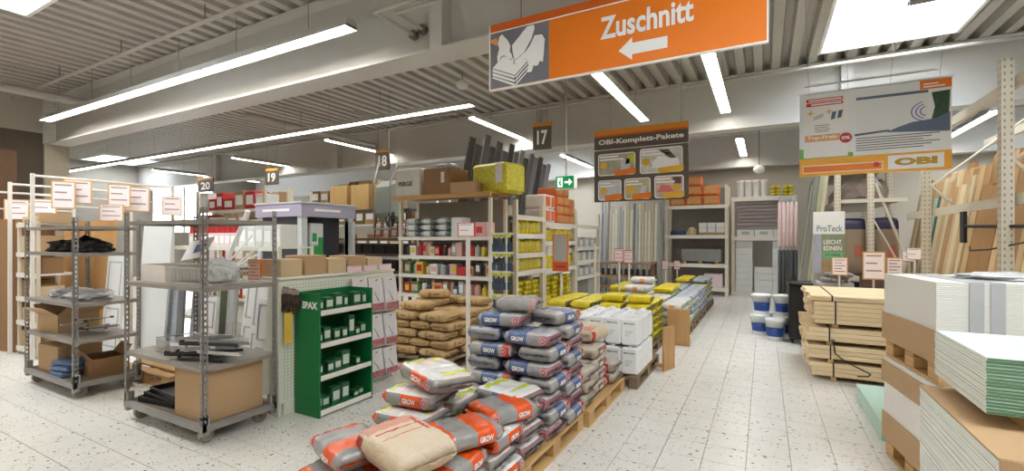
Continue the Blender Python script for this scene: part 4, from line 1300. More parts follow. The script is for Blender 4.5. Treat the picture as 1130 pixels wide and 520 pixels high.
for i, (x, y, w, h) in enumerate(((-5.70, 3.52, .42, 1.28), (-5.30, 3.38, .40, 1.22), (-4.98, 3.22, .32, 1.02), (-4.62, 3.06, .16, 1.26))):
    leaning_panel(['white framed cupboard door leaning behind the trolley post, rearmost', 'white framed cupboard door leaning behind the trolley post, second', 'shorter white framed cupboard door leaning behind the trolley post', 'narrow cream cupboard side leaning beside the pegboard gondola'][i], x, y, w, h, PANW if i < 3 else PEG, 7 - i, 0, i < 3, m2=PANG)
pallet(-6.5, 3.14, 'low wooden pallet lying between the two trolleys', R(90), PINE)

# goods on the display wall above the panels
RACKW = rack('white display rack behind the leaning doors with red and white packages', -9.5, 4.35, -6.25, 4.95, 1.60, (.4, 1.0, 1.58), '-Y', 'display_rack', PEG, PEG, .05, mids=(-7.8,))
REDC = mat('red_carton', (196, 44, 46), .5, vary=.1)
PINKC = mat('pale_pink_carton', (232, 212, 218), .55, vary=.08)
for i in range(9):
    x = -8.85 + i * .155
    item('package', 'box', 'white and pink upright package on the display rack behind the front trolley, number %d counted from the left' % (i + 1) if False else
         'pale pink package under red lid on the display rack, %s' % (['first', 'second', 'third', 'fourth', 'fifth', 'sixth', 'seventh', 'eighth', 'ninth'][i] + ' from the left'), 'box', x, 4.62, 1.582, .15, .3, .22, PINKC, SWHITE, 0, 'packages on the display rack')
    item('package', 'box', 'red package lying on the pale pink ones on the display rack, %s' % (['first', 'second', 'third', 'fourth', 'fifth', 'sixth', 'seventh', 'eighth', 'ninth'][i] + ' from the left'), 'box', x, 4.62, 1.804, .15, .28, .12, REDC, REDC, 0, 'packages on the display rack')
for i in range(5):
    item('package', 'box', 'tall white package on the display rack, %s' % ('nearest the red ones', 'second from the red ones', 'third from the red ones', 'fourth from the red ones', 'furthest from the red ones')[i], 'box', -7.28 + i * .21, 4.58, 1.582, .20, .3, .34 - .03 * (i % 2), PANW, SWHITE, 0, 'white packages on the display rack')
# white profile strips fanned out
STRIP = mat('white_profile', (236, 236, 238), .4, vary=.02)
fan = [((-7.55, 4.2, 1.0), (-6.75, 4.2, 2.12)), ((-7.6, 4.15, 1.0), (-6.35, 4.15, 1.62)), ((-7.6, 4.1, 1.0), (-6.5, 4.1, 1.75)), ((-7.6, 4.05, 1.0), (-6.3, 4.05, 1.48))]
for i, (p, q) in enumerate(fan):
    r_ = .035 if i == 0 else .014
    t = thing('profile_strip', ['thick white profile strip slanting above the front trolley', 'thin white profile strip in the fan above the trolley, lower', 'thin white profile strip in the fan above the trolley, upper', 'thin white profile strip in the fan above the trolley, lowest'][i], 'strip', p, 0, 'white profile strips')
    MB().tube((0, 0, 0), Vector(q) - Vector(p), r_, 6).build('profile', STRIP, t)
    MB().tube((0, 0, -1.0), (0, 0, 0), .015, 6).build('support_rod', STRIP, t)

# ================================================================ FAR LEFT: BOXES AND PRICE RAILS
carton('wardrobe_carton', 'tall brown cardboard carton standing at the far left edge', 'box', -10.15, 2.75, 0, .55, .5, 2.0, CARD_D, R(10))
carton('wardrobe_carton', 'second tall cardboard carton behind the far left one', 'box', -11.5, 3.1, 0, .6, .5, 1.95, CARD, R(-5))
tag(MB().box(-.06, -.06, 0, .06, .06, 2.1, c=.01).box(-.07, -.07, 0, .07, .07, .04).build('wooden_post', wood('pale_post_wood', (214, 204, 178), (190, 176, 146), 'Z'), None, (-10.55, 2.42, 0)), 'pale wooden post at the far left edge of the hall', 'post')
t = rack('light steel rack crammed with small cartons beside the far trolley', -9.75, 2.55, -9.0, 3.0, 1.95, (.12, .5, .85, 1.2, 1.5, 1.93), '-Y', 'carton_rack', CREAM, SHELFW, .04)
for k, z in enumerate((.122, .502, .852, 1.202, 1.502)):
    for i in range(3):
        w, h = random.uniform(.16, .22), random.uniform(.16, .25)
        carton('small_carton', 'small %s carton on the narrow rack, %s shelf, %s' % (('brown', 'beige', 'dark brown')[(i + k) % 3], ORD[k], ('left', 'middle', 'right')[i]), 'box', -9.6 + i * .23, 2.72, z, w, .28, h, (CARD, CARD_L, CARD_D)[(i + k) % 3], R(random.uniform(-9, 9)), 'cartons on the narrow rack', lab=SWHITE if i == 1 else None)
for i in range(4):
    carton('small_carton', 'carton lying on top of the narrow rack by the far trolley, %s' % ('left', 'second', 'third', 'right')[i], 'box', -9.62 + i * .2, 2.75, 1.932, .19, .3, .1 + .04 * (i % 2), (CARD_L, CARD)[i % 2], R(random.uniform(-12, 12)), 'cartons on the narrow rack')

def price_rail(label, p0, p1, z, drop):
    t = thing('price_rail', label, 'rail', (p0[0], p0[1], 0))
    dx, dy = p1[0] - p0[0], p1[1] - p0[1]
    for k in (0, 1):
        MB().box(dx * k - .02, dy * k - .02, 0, dx * k + .02, dy * k + .02, z).build('post', SHELFW, t)
    MB().tube((0, 0, z - .03), (dx, dy, z - .03), .018, 6).build('upper_rail', SHELFW, t)
    MB().tube((0, 0, z - drop), (dx, dy, z - drop), .012, 6).build('lower_rail', SHELFW, t)
    return t
price_rail('white price rail over the narrow carton rack at the far left', (-9.85, 2.50), (-9.85, 4.0), 2.55, .32)
price_rail('long white price rail in front of the brown wrapped doors', (-8.98, 2.50), (-8.98, 4.25), 2.62, .3)
price_rail('white price rail at the far left edge', (-11.0, 2.3), (-11.0, 3.6), 2.5, .3)
for i, (x, y, z, w, h) in enumerate(((-11.0, 2.45, 2.0, .28, .30), (-11.0, 2.85, 2.02, .3, .34), (-9.85, 2.85, 2.0, .28, .32), (-8.98, 2.80, 2.14, .26, .40), (-8.98, 2.96, 2.22, .32, .36), (-8.98, 3.36, 1.98, .30, .26), (-8.98, 3.46, 2.2, .28, .36), (-8.98, 3.70, 2.14, .32, .40), (-8.98, 4.2, 2.1, .28, .34))):
    price_card('white price card in orange frame on the rails, %s from the left' % (['first', 'second', 'third', 'fourth', 'fifth', 'sixth', 'seventh', 'eighth', 'ninth'][i]), x + .085, y, z, w, h, R(62), rows=3)
# boards stored upright against the left wall
for i, (y, w, m_) in enumerate(((1.2, .9, KRAFT), (2.2, .7, CARD), (3.0, .6, KRAFT), (3.7, .35, mat('walnut_board', (112, 82, 58), .6)))):
    tag(MB().box(0, -w / 2, 0, .06, w / 2, 3.7).box(.06, -w / 2 + .03, .1, .066, w / 2 - .03, 3.6).build('stored_board', m_, None, (-14.95 + .02 * i, y, 0)), 'tall %s board stored upright at the left wall, %s' % (('tan', 'brown', 'tan', 'walnut brown')[i], ('nearest', 'second', 'third', 'beside the column')[i]), 'board', 'boards at the left wall')

# ================================================================ RACKS ON THE LEFT, FURTHER BACK
def stocked_rack(label, place, x0, y0, x1, y1, h, shelves, face, palette, n, group, size=(.2, .45), hs=(.18, .42), seed=0, post_m=None, back=None, cat_name='carton'):
    rnd = random.Random(seed)
    rack(label, x0, y0, x1, y1, h, shelves, face, 'storage_rack', post_m, None, .07, back=back)
    for k, z in enumerate(shelves):
        if face == '-Y':
            u, end = x0 + .08, x1 - .08
        else:
            u, end = y0 + .08, y1 - .08
        i = 0
        while u < end - .12 and i < n:
            w = min(rnd.uniform(*size), end - u)
            hh = min(rnd.uniform(*hs), (list(shelves) + [9])[k + 1] - z - .1)
            m_, cn = palette[rnd.randrange(len(palette))]
            lab = '%s %s %s, %s shelf, %s' % (cn, cat_name, place, ORD[k], ['first place', 'second place', 'third place', 'fourth place', 'fifth place', 'sixth place', 'seventh place', 'eighth place', 'ninth place', 'tenth place', 'eleventh place', 'twelfth place'][i])
            if face == '-Y':
                item(cat_name, 'box', lab, 'box', u + w / 2, y0 + .25, z + .002, w * .94, .42, hh, m_, SWHITE, 0, group)
            elif face == '+X':
                item(cat_name, 'box', lab, 'box', x1 - .25, u + w / 2, z + .002, w * .94, .42, hh, m_, SWHITE, R(90), group)
            else:
                item(cat_name, 'box', lab, 'box', x0 + .25, u + w / 2, z + .002, w * .94, .42, hh, m_, SWHITE, R(-90), group)
            u += w; i += 1
OLIVE = mat('olive_carton', (118, 108, 62), .6)
TAN = (CARD, 'brown'); BEI = (CARD_L, 'beige'); WHI = (PANW, 'white'); RED_ = (REDC, 'red'); OLI = (OLIVE, 'olive')
stocked_rack('tall storage rack of mixed cartons below the aisle board numbered 20', 'in the rack below aisle board 20', -13.6, 7.0, -10.6, 7.7, 3.0, (.2, 1.1, 1.9, 2.45), '-Y', [TAN, BEI, WHI, RED_, OLI], 8, 'cartons below board 20', (.3, .5), (.3, .5), 3)
stocked_rack('tall storage rack of cartons between aisle boards 19 and 20', 'in the rack left of the kiosk', -15.8, 8.6, -11.8, 9.3, 3.1, (.2, 1.2, 2.0, 2.6), '-Y', [TAN, OLI, BEI], 8, 'cartons left of the kiosk', (.35, .6), (.3, .5), 5)
stocked_rack('tall far rack with olive and brown goods below aisle board 19', 'in the far rack below aisle board 19', -14.8, 11.4, -8.8, 12.1, 3.2, (.2, 1.2, 2.2, 3.0), '-Y', [TAN, OLI, BEI, (CARD_D, 'dark brown')], 10, 'cartons below board 19', (.4, .6), (.4, .7), 8)
for i, (x, y, w, h) in enumerate(((-9.5, 8.55, .6, .62), (-8.75, 8.55, .6, .62), (-8.0, 8.55, .5, .58))):
    carton('wood_crate', 'pale wooden crate on top of the dark rack behind the kiosk, %s' % ('left', 'middle', 'right')[i], 'crate', x, y, 2.42, w, .6, h, wood('crate_wood', (206, 176, 120), (176, 142, 88), 'Z'), 0, 'crates behind the kiosk')

# ================================================================ KEY-CUTTING KIOSK
LAV = mat('kiosk_lavender', (176, 172, 196), .5, vary=.02)
KGR = mat('kiosk_frame', (206, 212, 216), .45, vary=.02)
KDK = mat('kiosk_dark', (62, 64, 70), .5)
t = thing('service_kiosk', 'grey service kiosk with lavender header and dark panels', 'kiosk', (-8.7, 5.6, 0))
KW, KD = 1.3, 1.2
for x in (0, KW - .12):
    for y in (0, KD - .12):
        MB().box(x, y, 0, x + .12, y + .12, 2.12).build('post', KGR, t)
MB().box(-.03, -.03, 2.12, KW + .03, KD + .03, 2.36).build('header', LAV, t)
MB().box(-.05, -.05, 2.36, KW + .05, KD + .05, 2.39).build('header_top', KGR, t)
MB().box(.12, .03, 0, KW - .12, .06, 2.12).build('dark_panel', KDK, t)
MB().box(.03, .12, 0, .06, KD - .12, 2.12).build('dark_panel', KDK, t)
MB().box(KW - .3, .12, 0, KW - .27, KD - .12, 2.12).build('dark_panel', KDK, t)
MB().box(KW - .27, .12, 0, KW - .02, KD - .12, .95).build('counter', KGR, t)
MB().box(KW - .1, KD - .12, 0, KW + .12, KD - .06, 2.05).build('side_leaf', KGR, t)
rect(t, 'header_text', .2, 2.22, 1.0, 2.27, -.034, SWHITE)
MB().add([(KW + .034, .25, 2.22), (KW + .034, .85, 2.22), (KW + .034, .85, 2.27), (KW + .034, .25, 2.27)], [(0, 1, 2, 3)]).build('header_text', SWHITE, t)
GM = mat('machine_green', (52, 160, 84), .4)
t = thing('key_machine', 'green and white key-cutting machine standing in the kiosk', 'machine', (-7.56, 5.98, .952))
MB().box(-.1, -.15, 0, .1, .15, .62, c=.02).build('lower_body', GM, t)
MB().box(-.1, -.15, .62, .1, .15, 1.05, c=.02).build('upper_body', KGR, t)
MB().box(.1, -.1, .70, .115, -.02, .86).build('screen', GM, t)
MB().box(.1, .03, .62, .115, .12, .78).build('screen', GM, t)
MB().tube((.1, 0, .3), (.16, 0, .3), .05, 12).build('dial', KGR, t)

# ================================================================ DARK RACK, HAND TRUCKS, WHEELBARROW
DARKR = mat('dark_rack', (84, 76, 68), .6)
rack('dark rack stacked with black crates right of the kiosk', -9.9, 8.2, -7.1, 8.9, 2.4, (.15, .55, .95, 1.35, 1.72, 2.4), '-Y', 'storage_rack', DARKR, DARKR, .06)
for k, z in enumerate((.552, .952, 1.352)):
    for i in range(7):
        x = -9.62 + i * .38
        t = thing('black_crate', 'black crate in the dark rack, %s shelf, %s from the left' % (ORD[k + 1], ['first', 'second', 'third', 'fourth', 'fifth', 'sixth', 'seventh'][i]), 'crate', (x, 8.45, z), 0, 'black crates')
        MB().box(-.17, -.2, 0, .17, .2, .2, c=.01).build('crate_body', BLACKM, t)
        MB().box(-.18, -.21, .2, .18, .21, .24, c=.006).build('crate_rim', BLACKP, t)
REDM = mat('red_tube', (150, 40, 34), .4, .2)
for i in range(4):
    x = -8.30 + i * .26
    t = thing('hand_truck', 'red tube hand truck lying on the dark rack, %s' % ('first from the left', 'second from the left', 'third from the left', 'fourth from the left')[i], 'hand truck', (x, 8.4, 1.74), 0, 'red hand trucks')
    MB().path([(-.1, 0, 0), (-.1, .05, .55), (-.05, .06, .60), (.05, .06, .60), (.1, .05, .55), (.1, 0, 0)], .018, 7).path([(-.1, .02, .2), (.1, .02, .2)], .014, 6).path([(-.1, .035, .4), (.1, .035, .4)], .014, 6).build('tube_frame', REDM, t)
    MB().box(-.12, -.18, 0, .12, 0, .012).build('toe_plate', REDM, t)
t = thing('wheelbarrow', 'grey-green wheelbarrow hanging on end beside the top of the end rack', 'wheelbarrow', (-7.5, 7.75, 2.05))
WB = mat('barrow_tray', (150, 158, 152), .5, .1)
mb = MB()
outer = [(-.36, .3, .05), (.36, .3, .05), (.30, .3, 1.0), (-.30, .3, 1.0)]
inner = [(-.24, .0, .24), (.24, .0, .24), (.2, .0, .82), (-.2, .0, .82)]
mb.add(outer + inner, [(0, 1, 5, 4), (1, 2, 6, 5), (2, 3, 7, 6), (3, 0, 4, 7), (4, 5, 6, 7)])
mb.add([(p[0] * .95, p[1] + .012, p[2]) for p in outer + inner], [(4, 5, 1, 0), (5, 6, 2, 1), (6, 7, 3, 2), (7, 4, 0, 3), (7, 6, 5, 4)])
mb.build('tray', WB, t)
MB().path([(-.25, -.02, -.12), (-.25, -.03, .9), (-.3, .2, 1.45)], .02, 7).path([(.25, -.02, -.12), (.25, -.03, .9), (.3, .2, 1.45)], .02, 7).path([(-.25, -.02, -.12), (.25, -.02, -.12)], .015, 6).build('tube_frame', STEEL, t)
w_ = MB().tube((-.05, .3, 0), (.05, .3, 0), .2, 18).build('wheel', BLACKM, t, (.38, -.05, .12), (0, 0, R(60)))
MB().tube((-.055, .3, 0), (.055, .3, 0), .08, 12).build('hub', STEEL, w_)
MB().tube((0, .2, 1.45), (0, .2, 3.0), .006, 5).build('hanger', WIRE, t)
# ================================================================ SACK KINDS
ORG = (226, 84, 20); GRY = (150, 148, 146); BLU = (72, 96, 142); RDD = (186, 44, 44)
M_RED = sack_mat('orange_grey_sack', GRY, [(-.52, -.36, ORG), (-.10, .22, ORG), (.22, .25, (206, 60, 30))], .46, .34, .115, (222, 222, 220),
                 [(-.34, -.26, -.4, .4, (188, 204, 40)), (-.2, -.12, -.4, .4, (238, 206, 200)), (.26, .34, -.2, .4, (188, 204, 40)), (.0, .06, -.4, .3, (240, 240, 238)), (.38, .46, -.3, .3, (236, 210, 200))], .25, .5, .5)
M_RED2 = sack_mat('orange_grey_sack_plain', GRY, [(-.52, -.30, ORG), (.02, .30, ORG), (.44, .52, ORG)], .46, .34, .115, None, (), .25, .5, .5)
M_BLU = sack_mat('blue_grey_sack', GRY, [(-.16, .18, BLU), (.26, .40, RDD), (-.52, -.44, (112, 118, 140))], .46, .32, .118, (190, 188, 188), [(-.16, .18, -.5, .5, (120, 134, 166)), (.26, .42, -.5, .5, (206, 128, 128))], .25, .5, .5)
M_BLU2 = sack_mat('blue_sack', (146, 146, 152), [(-.34, .02, BLU), (.30, .44, (150, 96, 106))], .46, .32, .118, (186, 186, 190), [(-.34, .02, -.5, .5, (106, 122, 160))], .25, .5, .5)
M_BLU3 = sack_mat('green_topped_sack', GRY, [(-.10, .25, BLU), (.3, .45, (150, 104, 110))], .46, .34, .118, (226, 226, 224), [(-.3, -.2, -.4, .4, (188, 204, 40)), (-.05, .1, -.4, .2, (214, 218, 214)), (.16, .24, -.3, .4, (188, 204, 40))], .25, .5, .5)
M_CREAM = sack_mat('cream_sack', (214, 196, 168), [(-.44, -.30, (176, 60, 44)), (-.52, -.47, (210, 190, 180))], .46, .36, .15, (218, 202, 178), [(-.44, -.22, -.45, .5, (206, 150, 130)), (-.15, -.12, -.4, .4, (190, 70, 56)), (.0, .02, -.4, .4, (200, 120, 100)), (-.3, .1, .3, .36, (190, 70, 56))], .45, .5)
M_TAUPE = sack_mat('taupe_sack', (176, 164, 148), [(-.2, .1, (104, 90, 82)), (.14, .3, (180, 64, 58))], .46, .32, .118, (196, 186, 172), (), .35, .45, .3)
M_BROWN = sack_mat('brown_paper_sack', (196, 164, 116), [(-.2, -.12, (150, 118, 78)), (.24, .27, (160, 128, 86))], .5, .34, .115, (202, 170, 122), (), .75, .35)
M_YEL = sack_mat('yellow_sack', (226, 206, 18), [(-.12, .12, (212, 190, 20)), (.3, .36, (110, 110, 60))], .5, .34, .12, (232, 214, 40), [(-.2, .2, -.3, .3, (220, 196, 60))], .35, .4, .3)
M_WHT = sack_mat('white_sack', (214, 214, 214), [(-.1, .08, (224, 150, 96)), (.3, .4, (170, 190, 160))], .5, .36, .12, (220, 220, 220), (), .35, .4, .3)
M_GRB = sack_mat('pale_blue_sack', (176, 182, 194), [(-.5, -.3, (120, 136, 176)), (.2, .3, (96, 100, 140))], .5, .36, .12, (190, 196, 206), [(-.1, .1, -.3, .3, (150, 160, 184))], .35, .4, .3)
LETW = mat('sack_print_white', (240, 236, 232), .4, vary=0)
LETK = mat('sack_print_brown', (112, 84, 54), .6, vary=0)
EMB = mat('sack_emblem', (214, 150, 150), .4, vary=0)
RED = Sack('cement_sack', .46, .34, .115, M_RED, 3, 'GROW', LETW, (-.07, .18), (.34, EMB))
REDP = Sack('cement_sack', .46, .34, .115, M_RED2, 3, 'GROW', LETW, (.04, .27), (-.40, EMB))
BLUE = Sack('cement_sack', .46, .32, .118, M_BLU, 4, 'GROW', LETW, (-.12, .15), (.33, EMB))
BLUE2 = Sack('cement_sack', .46, .32, .118, M_BLU2, 3, 'GROW', LETW, (-.30, -.02), (.37, EMB))
BLUE3 = Sack('cement_sack', .48, .34, .118, M_BLU3, 2, 'GROW', LETW, (-.07, .20), (.36, EMB))
CRM = Sack('cement_sack', .50, .38, .16, M_CREAM, 2, None, None, wr=.006)
TAU = Sack('cement_sack', .46, .32, .118, M_TAUPE, 3, 'GROW', LETW, (-.17, .07))
BRN = Sack('cement_sack', .50, .34, .115, M_BROWN, 4, 'FIX', LETK, (-.05, .15), wz=(.38, .62))
YEL = Sack('yellow_sack', .50, .34, .12, M_YEL, 4)
WHT = Sack('plaster_sack', .50, .36, .12, M_WHT, 3)
GRB = Sack('plaster_sack', .50, .36, .12, M_GRB, 3)

# ---------------------------------------------------------------- near pallets by the aisle
pallet(-2.22, 1.52, 'wooden pallet nearest the viewer under the orange and grey sacks')
pallet(-2.22, 2.76, 'wooden pallet under the tall pile of blue and grey sacks')
pallet(-2.18, 4.00, 'wooden pallet under the taupe sacks beside the white canisters')
Z0 = .146
# orange pile: four layers over the whole pallet
def keep0(k, pos):
    return True
pinwheel(REDP, -2.2, 1.56, Z0, 3, 'orange and grey sack of the nearest pile, %s, %s of the near half', 'orange and grey sacks', .8)
pinwheel(RED, -2.2, 2.37, Z0, 3, 'orange and grey sack of the nearest pile, %s, %s of the far half', 'orange and grey sacks', .8, start=1, keep=lambda k, p: p.startswith('front'))
z3 = Z0 + 3 * .115 * 1.005
REDP.put(-2.02, 1.84, z3, R(-20), 'orange and grey sack at the near left end of the pile, under the cream sack', 'orange and grey sacks', 0)
CRM.put(-1.68, 1.90, z3 + .03, R(-14), 'cream coloured sack with red print lying on the nearest pile', 'cream sacks', 0, tilt=(0, R(4)))
REDP.put(-1.58, 2.30, z3, R(64), 'orange and grey sack lying lengthwise in the middle of the pile', 'orange and grey sacks', 1)
RED.put(-2.03, 2.36, z3, R(4), 'orange and grey sack below the topmost one, left side of the pile', 'orange and grey sacks', 2)
RED.put(-2.02, 2.71, z3, R(0), 'orange and grey sack at the rear left of the pile, third from the top', 'orange and grey sacks', 0)
RED.put(-2.02, 2.44, z3 + .116, R(4), 'orange and grey sack lying second from the top of the nearest pile', 'orange and grey sacks', 1)
RED.put(-1.94, 2.50, z3 + .236, R(-18), 'topmost orange and grey sack with pale upper side and green stripes', 'orange and grey sacks', 2, tilt=(R(-4), R(5)), sc=1.1)
REDP.put(-1.56, 2.74, z3, R(64), 'orange and grey sack at the rear right of the pile next to the blue ones', 'orange and grey sacks', 2)
# low blue row in front of the tall pile
for k in range(4):
    BLUE3.put(-1.66, 3.02, Z0 + k * .119, R(-4 if k < 3 else -8), 'sack of the low blue row before the tall pile, %s' % ('bottom right', 'second right', 'third right', 'top, with green striped upper side')[k], 'low blue row', k % 2)
    if k < 3:
        BLUE3.put(-2.06, 3.02, Z0 + k * .119, R(88), 'sack of the low blue row before the tall pile, %s' % ('bottom left', 'second left', 'third left')[k], 'low blue row', k % 2)
# tall blue pile
for k in range(7):
    kind = (BLUE, BLUE2)[k % 2]
    flip = k % 2
    s_ = .8
    spots = [(.16, .23, 90, 'front left'), (s_ - .23, .16, 0, 'front right'), (.23, s_ - .16, 0, 'back left'), (s_ - .16, s_ - .23, 90, 'back right')]
    if flip:
        spots = [(.23, .16, 0, 'front left'), (s_ - .16, .23, 90, 'front right'), (.16, s_ - .23, 90, 'back left'), (s_ - .23, s_ - .16, 0, 'back right')]
    for dx, dy, a, pos in spots:
        q = (BLUE, BLUE2)[(k + (pos[0] == 'b') + (pos[-1] == 't')) % 2]
        if k == 6 and pos == 'back left':
            continue
        q.put(-2.2 + dx + random.uniform(-.006, .006), 3.21 + dy + random.uniform(-.006, .006), Z0 + k * .119, R(a + random.uniform(-1.8, 1.8)), 'blue and grey sack in the tall pile, %s layer, %s' % (ORD[k], pos), 'blue and grey sacks')
BLUE2.put(-1.92, 3.42, Z0 + 7 * .119, R(6), 'blue and grey sack second from the top of the tall pile', 'blue and grey sacks', 0)
BLUE.put(-1.60, 3.74, Z0 + 7 * .119, R(80), 'crumpled grey sack end at the rear of the tall pile top', 'blue and grey sacks', 1)
M_GRYT = sack_mat('grey_top_sack', (158, 156, 156), [(.24, .36, (190, 150, 150))], .46, .34, .12, (176, 174, 174), [(-.4, .4, .1, .3, (200, 172, 172))], .25, .6, .5)
TOPS = Sack('cement_sack', .40, .30, .115, M_GRYT, 1)
TOPS.put(-1.82, 3.48, Z0 + 8 * .12, R(14), 'plain grey sack lying topmost on the tall pile', 'blue and grey sacks', 0)
# taupe pile
for k in range(4):
    for i, (x, y, a, pos) in enumerate(((-1.62, 4.18, 0, 'front right'), (-2.02, 4.26, 90, 'front left'), (-1.60, 4.59, 90, 'back right'), (-2.00, 4.74, 90, 'back left'))):
        if k == 3 and i in (0,):
            continue
        if k >= 2 and i == 0 and False:
            continue
        TAU.put(x + random.uniform(-.006, .006), y + random.uniform(-.006, .006), Z0 + k * .119, R(a + random.uniform(-2, 2)), 'taupe sack behind the tall blue pile, %s layer, %s' % (ORD[k], pos), 'taupe sacks')
TAU.put(-1.60, 5.0, Z0, R(2), 'taupe sack lowest, right before the canisters', 'taupe sacks')
TAU.put(-1.60, 5.0, Z0 + .119, R(-2), 'taupe sack second, right before the canisters', 'taupe sacks')
CRM.put(-1.68, 4.78, Z0 + 4 * .12, R(82), 'taupe loaf-shaped sack standing proud before the white canisters', 'taupe sacks', 1)

# ---------------------------------------------------------------- white canisters
CANW = mat('canister_white', (236, 238, 240), .3, vary=.02, coat=.2)
FILM = mat('stretch_film', (226, 230, 234), .2, vary=.1, scale=12, bump=.5, bscale=14)
pallet(-2.05, 5.27, 'wooden pallet under the white canisters', 0, GREYW)
can_me = MB().box(-.098, -.128, 0, .098, .128, .315, c=.022)
can_me = can_me.mesh('canister_body', CANW)
neck = MB().add([(-.03, -.05, .315), (.03, -.05, .315), (.03, .10, .315), (-.03, .10, .315), (-.02, -.03, .34), (.02, -.03, .34), (.02, .09, .34), (-.02, .09, .34)],
                [(0, 1, 5, 4), (1, 2, 6, 5), (2, 3, 7, 6), (3, 0, 4, 7), (4, 5, 6, 7)]).mesh('handle', CANW)
capm = MB().tube((0, -.085, .314), (0, -.085, .338), .026, 12).mesh('screw_cap', CANW)
KPR = mat('canister_print', (70, 70, 76), .5, vary=0)
words_me = MB()
vs, fs = text_mesh('BETON', .04)
words_me.add([(-.06 + .12 * u, -.1292, .245 + .018 * w) for u, w in vs], fs)
for k in range(3):
    zz = .16 - k * .025
    words_me.add([(-.05, -.1292, zz), (.04 - .02 * k, -.1292, zz), (.04 - .02 * k, -.1292, zz + .004), (-.05, -.1292, zz + .004)], [(0, 1, 2, 3)])
words_me = words_me.mesh('lettering', KPR)
for lv in range(2):
    for j in range(3):
        for i in range(4):
            t = thing('canister', 'white plastic canister, %s tier, %s row, %s from the left' % (('lower', 'upper')[lv], ('front', 'middle', 'back')[j], ('first', 'second', 'third', 'fourth')[i]), 'canister',
                      (-1.95 + i * .2, 5.42 + j * .268 + random.uniform(-.003, .003), .146 + lv * .337), R(random.uniform(-.8, .8)), 'white canisters')
            t.scale = (1, 1, .98)
            obj('canister_body', can_me, t); obj('handle', neck, t); obj('screw_cap', capm, t)
            if j == 0:
                obj('lettering', words_me, t)
# side boards
BRDW = wood('chip_board', (206, 164, 112), (180, 136, 88), 'Z')
tag(MB().box(-.14, -.015, 0, .14, .015, .56, c=.003).box(-.14, .015, .05, -.10, .12, .09).box(.10, .015, .05, .14, .12, .09).build('pallet_guard_board', BRDW, None, (-1.09, 6.28, 0), (0, 0, R(72))), 'light brown wooden guard board beside the white canisters', 'board')
tag(MB().box(-.17, -.02, 0, .17, .02, .58, c=.003).box(-.17, .02, .05, -.12, .12, .09).box(.12, .02, .05, .17, .12, .09).build('pallet_guard_board', BRDW, None, (-1.2, 7.80, 0), (0, 0, R(2))), 'light brown wooden guard board at the corner of the white sack pallet', 'board')

# ---------------------------------------------------------------- brown cement pallet and pole
pallet(-4.60, 4.80, 'weathered pallet under the brown paper sacks', 0, GREYW, 0, 1.06, 1.2)
for k in range(7):
    z = .146 + k * .116
    rows = [(-4.32, 4.98, 0, 'front left'), (-3.82, 4.98, 0, 'front right'), (-4.40, 5.41, 90, 'middle left'), (-4.055, 5.41, 90, 'middle'), (-3.71, 5.41, 90, 'middle right'), (-4.32, 5.84, 0, 'back left'), (-3.80, 5.84, 0, 'back right')]
    if k % 2:
        rows = [(-4.40, 5.06, 90, 'front left'), (-4.055, 5.06, 90, 'front centre'), (-3.71, 5.06, 90, 'front right'), (-4.32, 5.49, 0, 'middle left'), (-3.80, 5.49, 0, 'middle right'), (-4.32, 5.84, 0, 'back left'), (-3.80, 5.84, 0, 'back right')]
    for x, y, a, pos in rows:
        if k == 6 or (k == 5 and not pos in ('middle left', 'back left', 'back right')):
            continue
        BRN.put(x + random.uniform(-.005, .005), y + random.uniform(-.005, .005), z, R(a + random.uniform(-1.5, 1.5)), 'brown paper cement sack, %s layer, %s' % (ORD[k], pos), 'brown paper sacks')
BRN.put(-4.24, 5.06, .146 + 5 * .116, R(-10), 'brown paper cement sack lying loosely on the brown pile, front', 'brown paper sacks')
BRN.put(-4.28, 5.49, .146 + 6 * .116, R(40), 'topmost brown paper cement sack on the brown pile', 'brown paper sacks')
tag(MB().box(-.015, -.15, 0, .015, .15, .62, c=.003).box(-.1, -.15, .02, -.015, -.11, .06).box(-.1, .11, .02, -.015, .15, .06).build('pallet_guard_board', BRDW, None, (-3.40, 6.12, 0)), 'light brown wooden guard board behind the brown paper sacks', 'board')

def pole(label, x, y, h, r=.02, foot=None):
    t = thing('sign_pole', label, 'pole', (x, y, 0), 0, 'white sign poles')
    MB().tube((0, 0, .012), (0, 0, h), r, 10).build('tube', SHELFW, t)
    MB().lathe([((.13 if r > .02 else .075), 0), ((.13 if r > .02 else .075), .008), (.03, .014)], 18).build('foot_plate', SHELFW, t)
    return t
pole('white sign pole in front of the brown paper sacks', -3.03, 4.51, 1.72, .026)
price_card('small red and white price card on the pole by the brown sacks', -3.03, 4.47, 1.73, .24, .16, 0, rows=2, frame=SRED)
pole('white sign pole carrying the orange framed poster at the yellow rack', -3.55, 8.6, 1.62, .025)
t = thing('poster_frame', 'orange framed poster holder with grey sheet and red foot at the yellow rack', 'poster', (-3.55, 8.55, 1.06), R(15))
MB().box(-.16, 0, 0, .16, .02, .74).build('frame', ORANGE, t)
rect(t, 'grey_sheet', -.13, .2, .13, .72, -.002, mat('poster_grey', (170, 168, 172), .5, vary=0))
rect(t, 'red_foot', -.15, .01, .15, .18, -.002, mat('poster_red', (226, 88, 48), .5, vary=0))
rect(t, 'print_line', -.1, .08, .1, .11, -.004, SDARK)
for i, (x, y, h) in enumerate(((-2.72, 8.2, 1.62), (-2.45, 8.85, 1.5), (-2.36, 9.24, 1.45))):
    pole('slim white sign pole among the yellow sack pallets, %s' % ('left', 'middle', 'right')[i], x, y, h, .018)
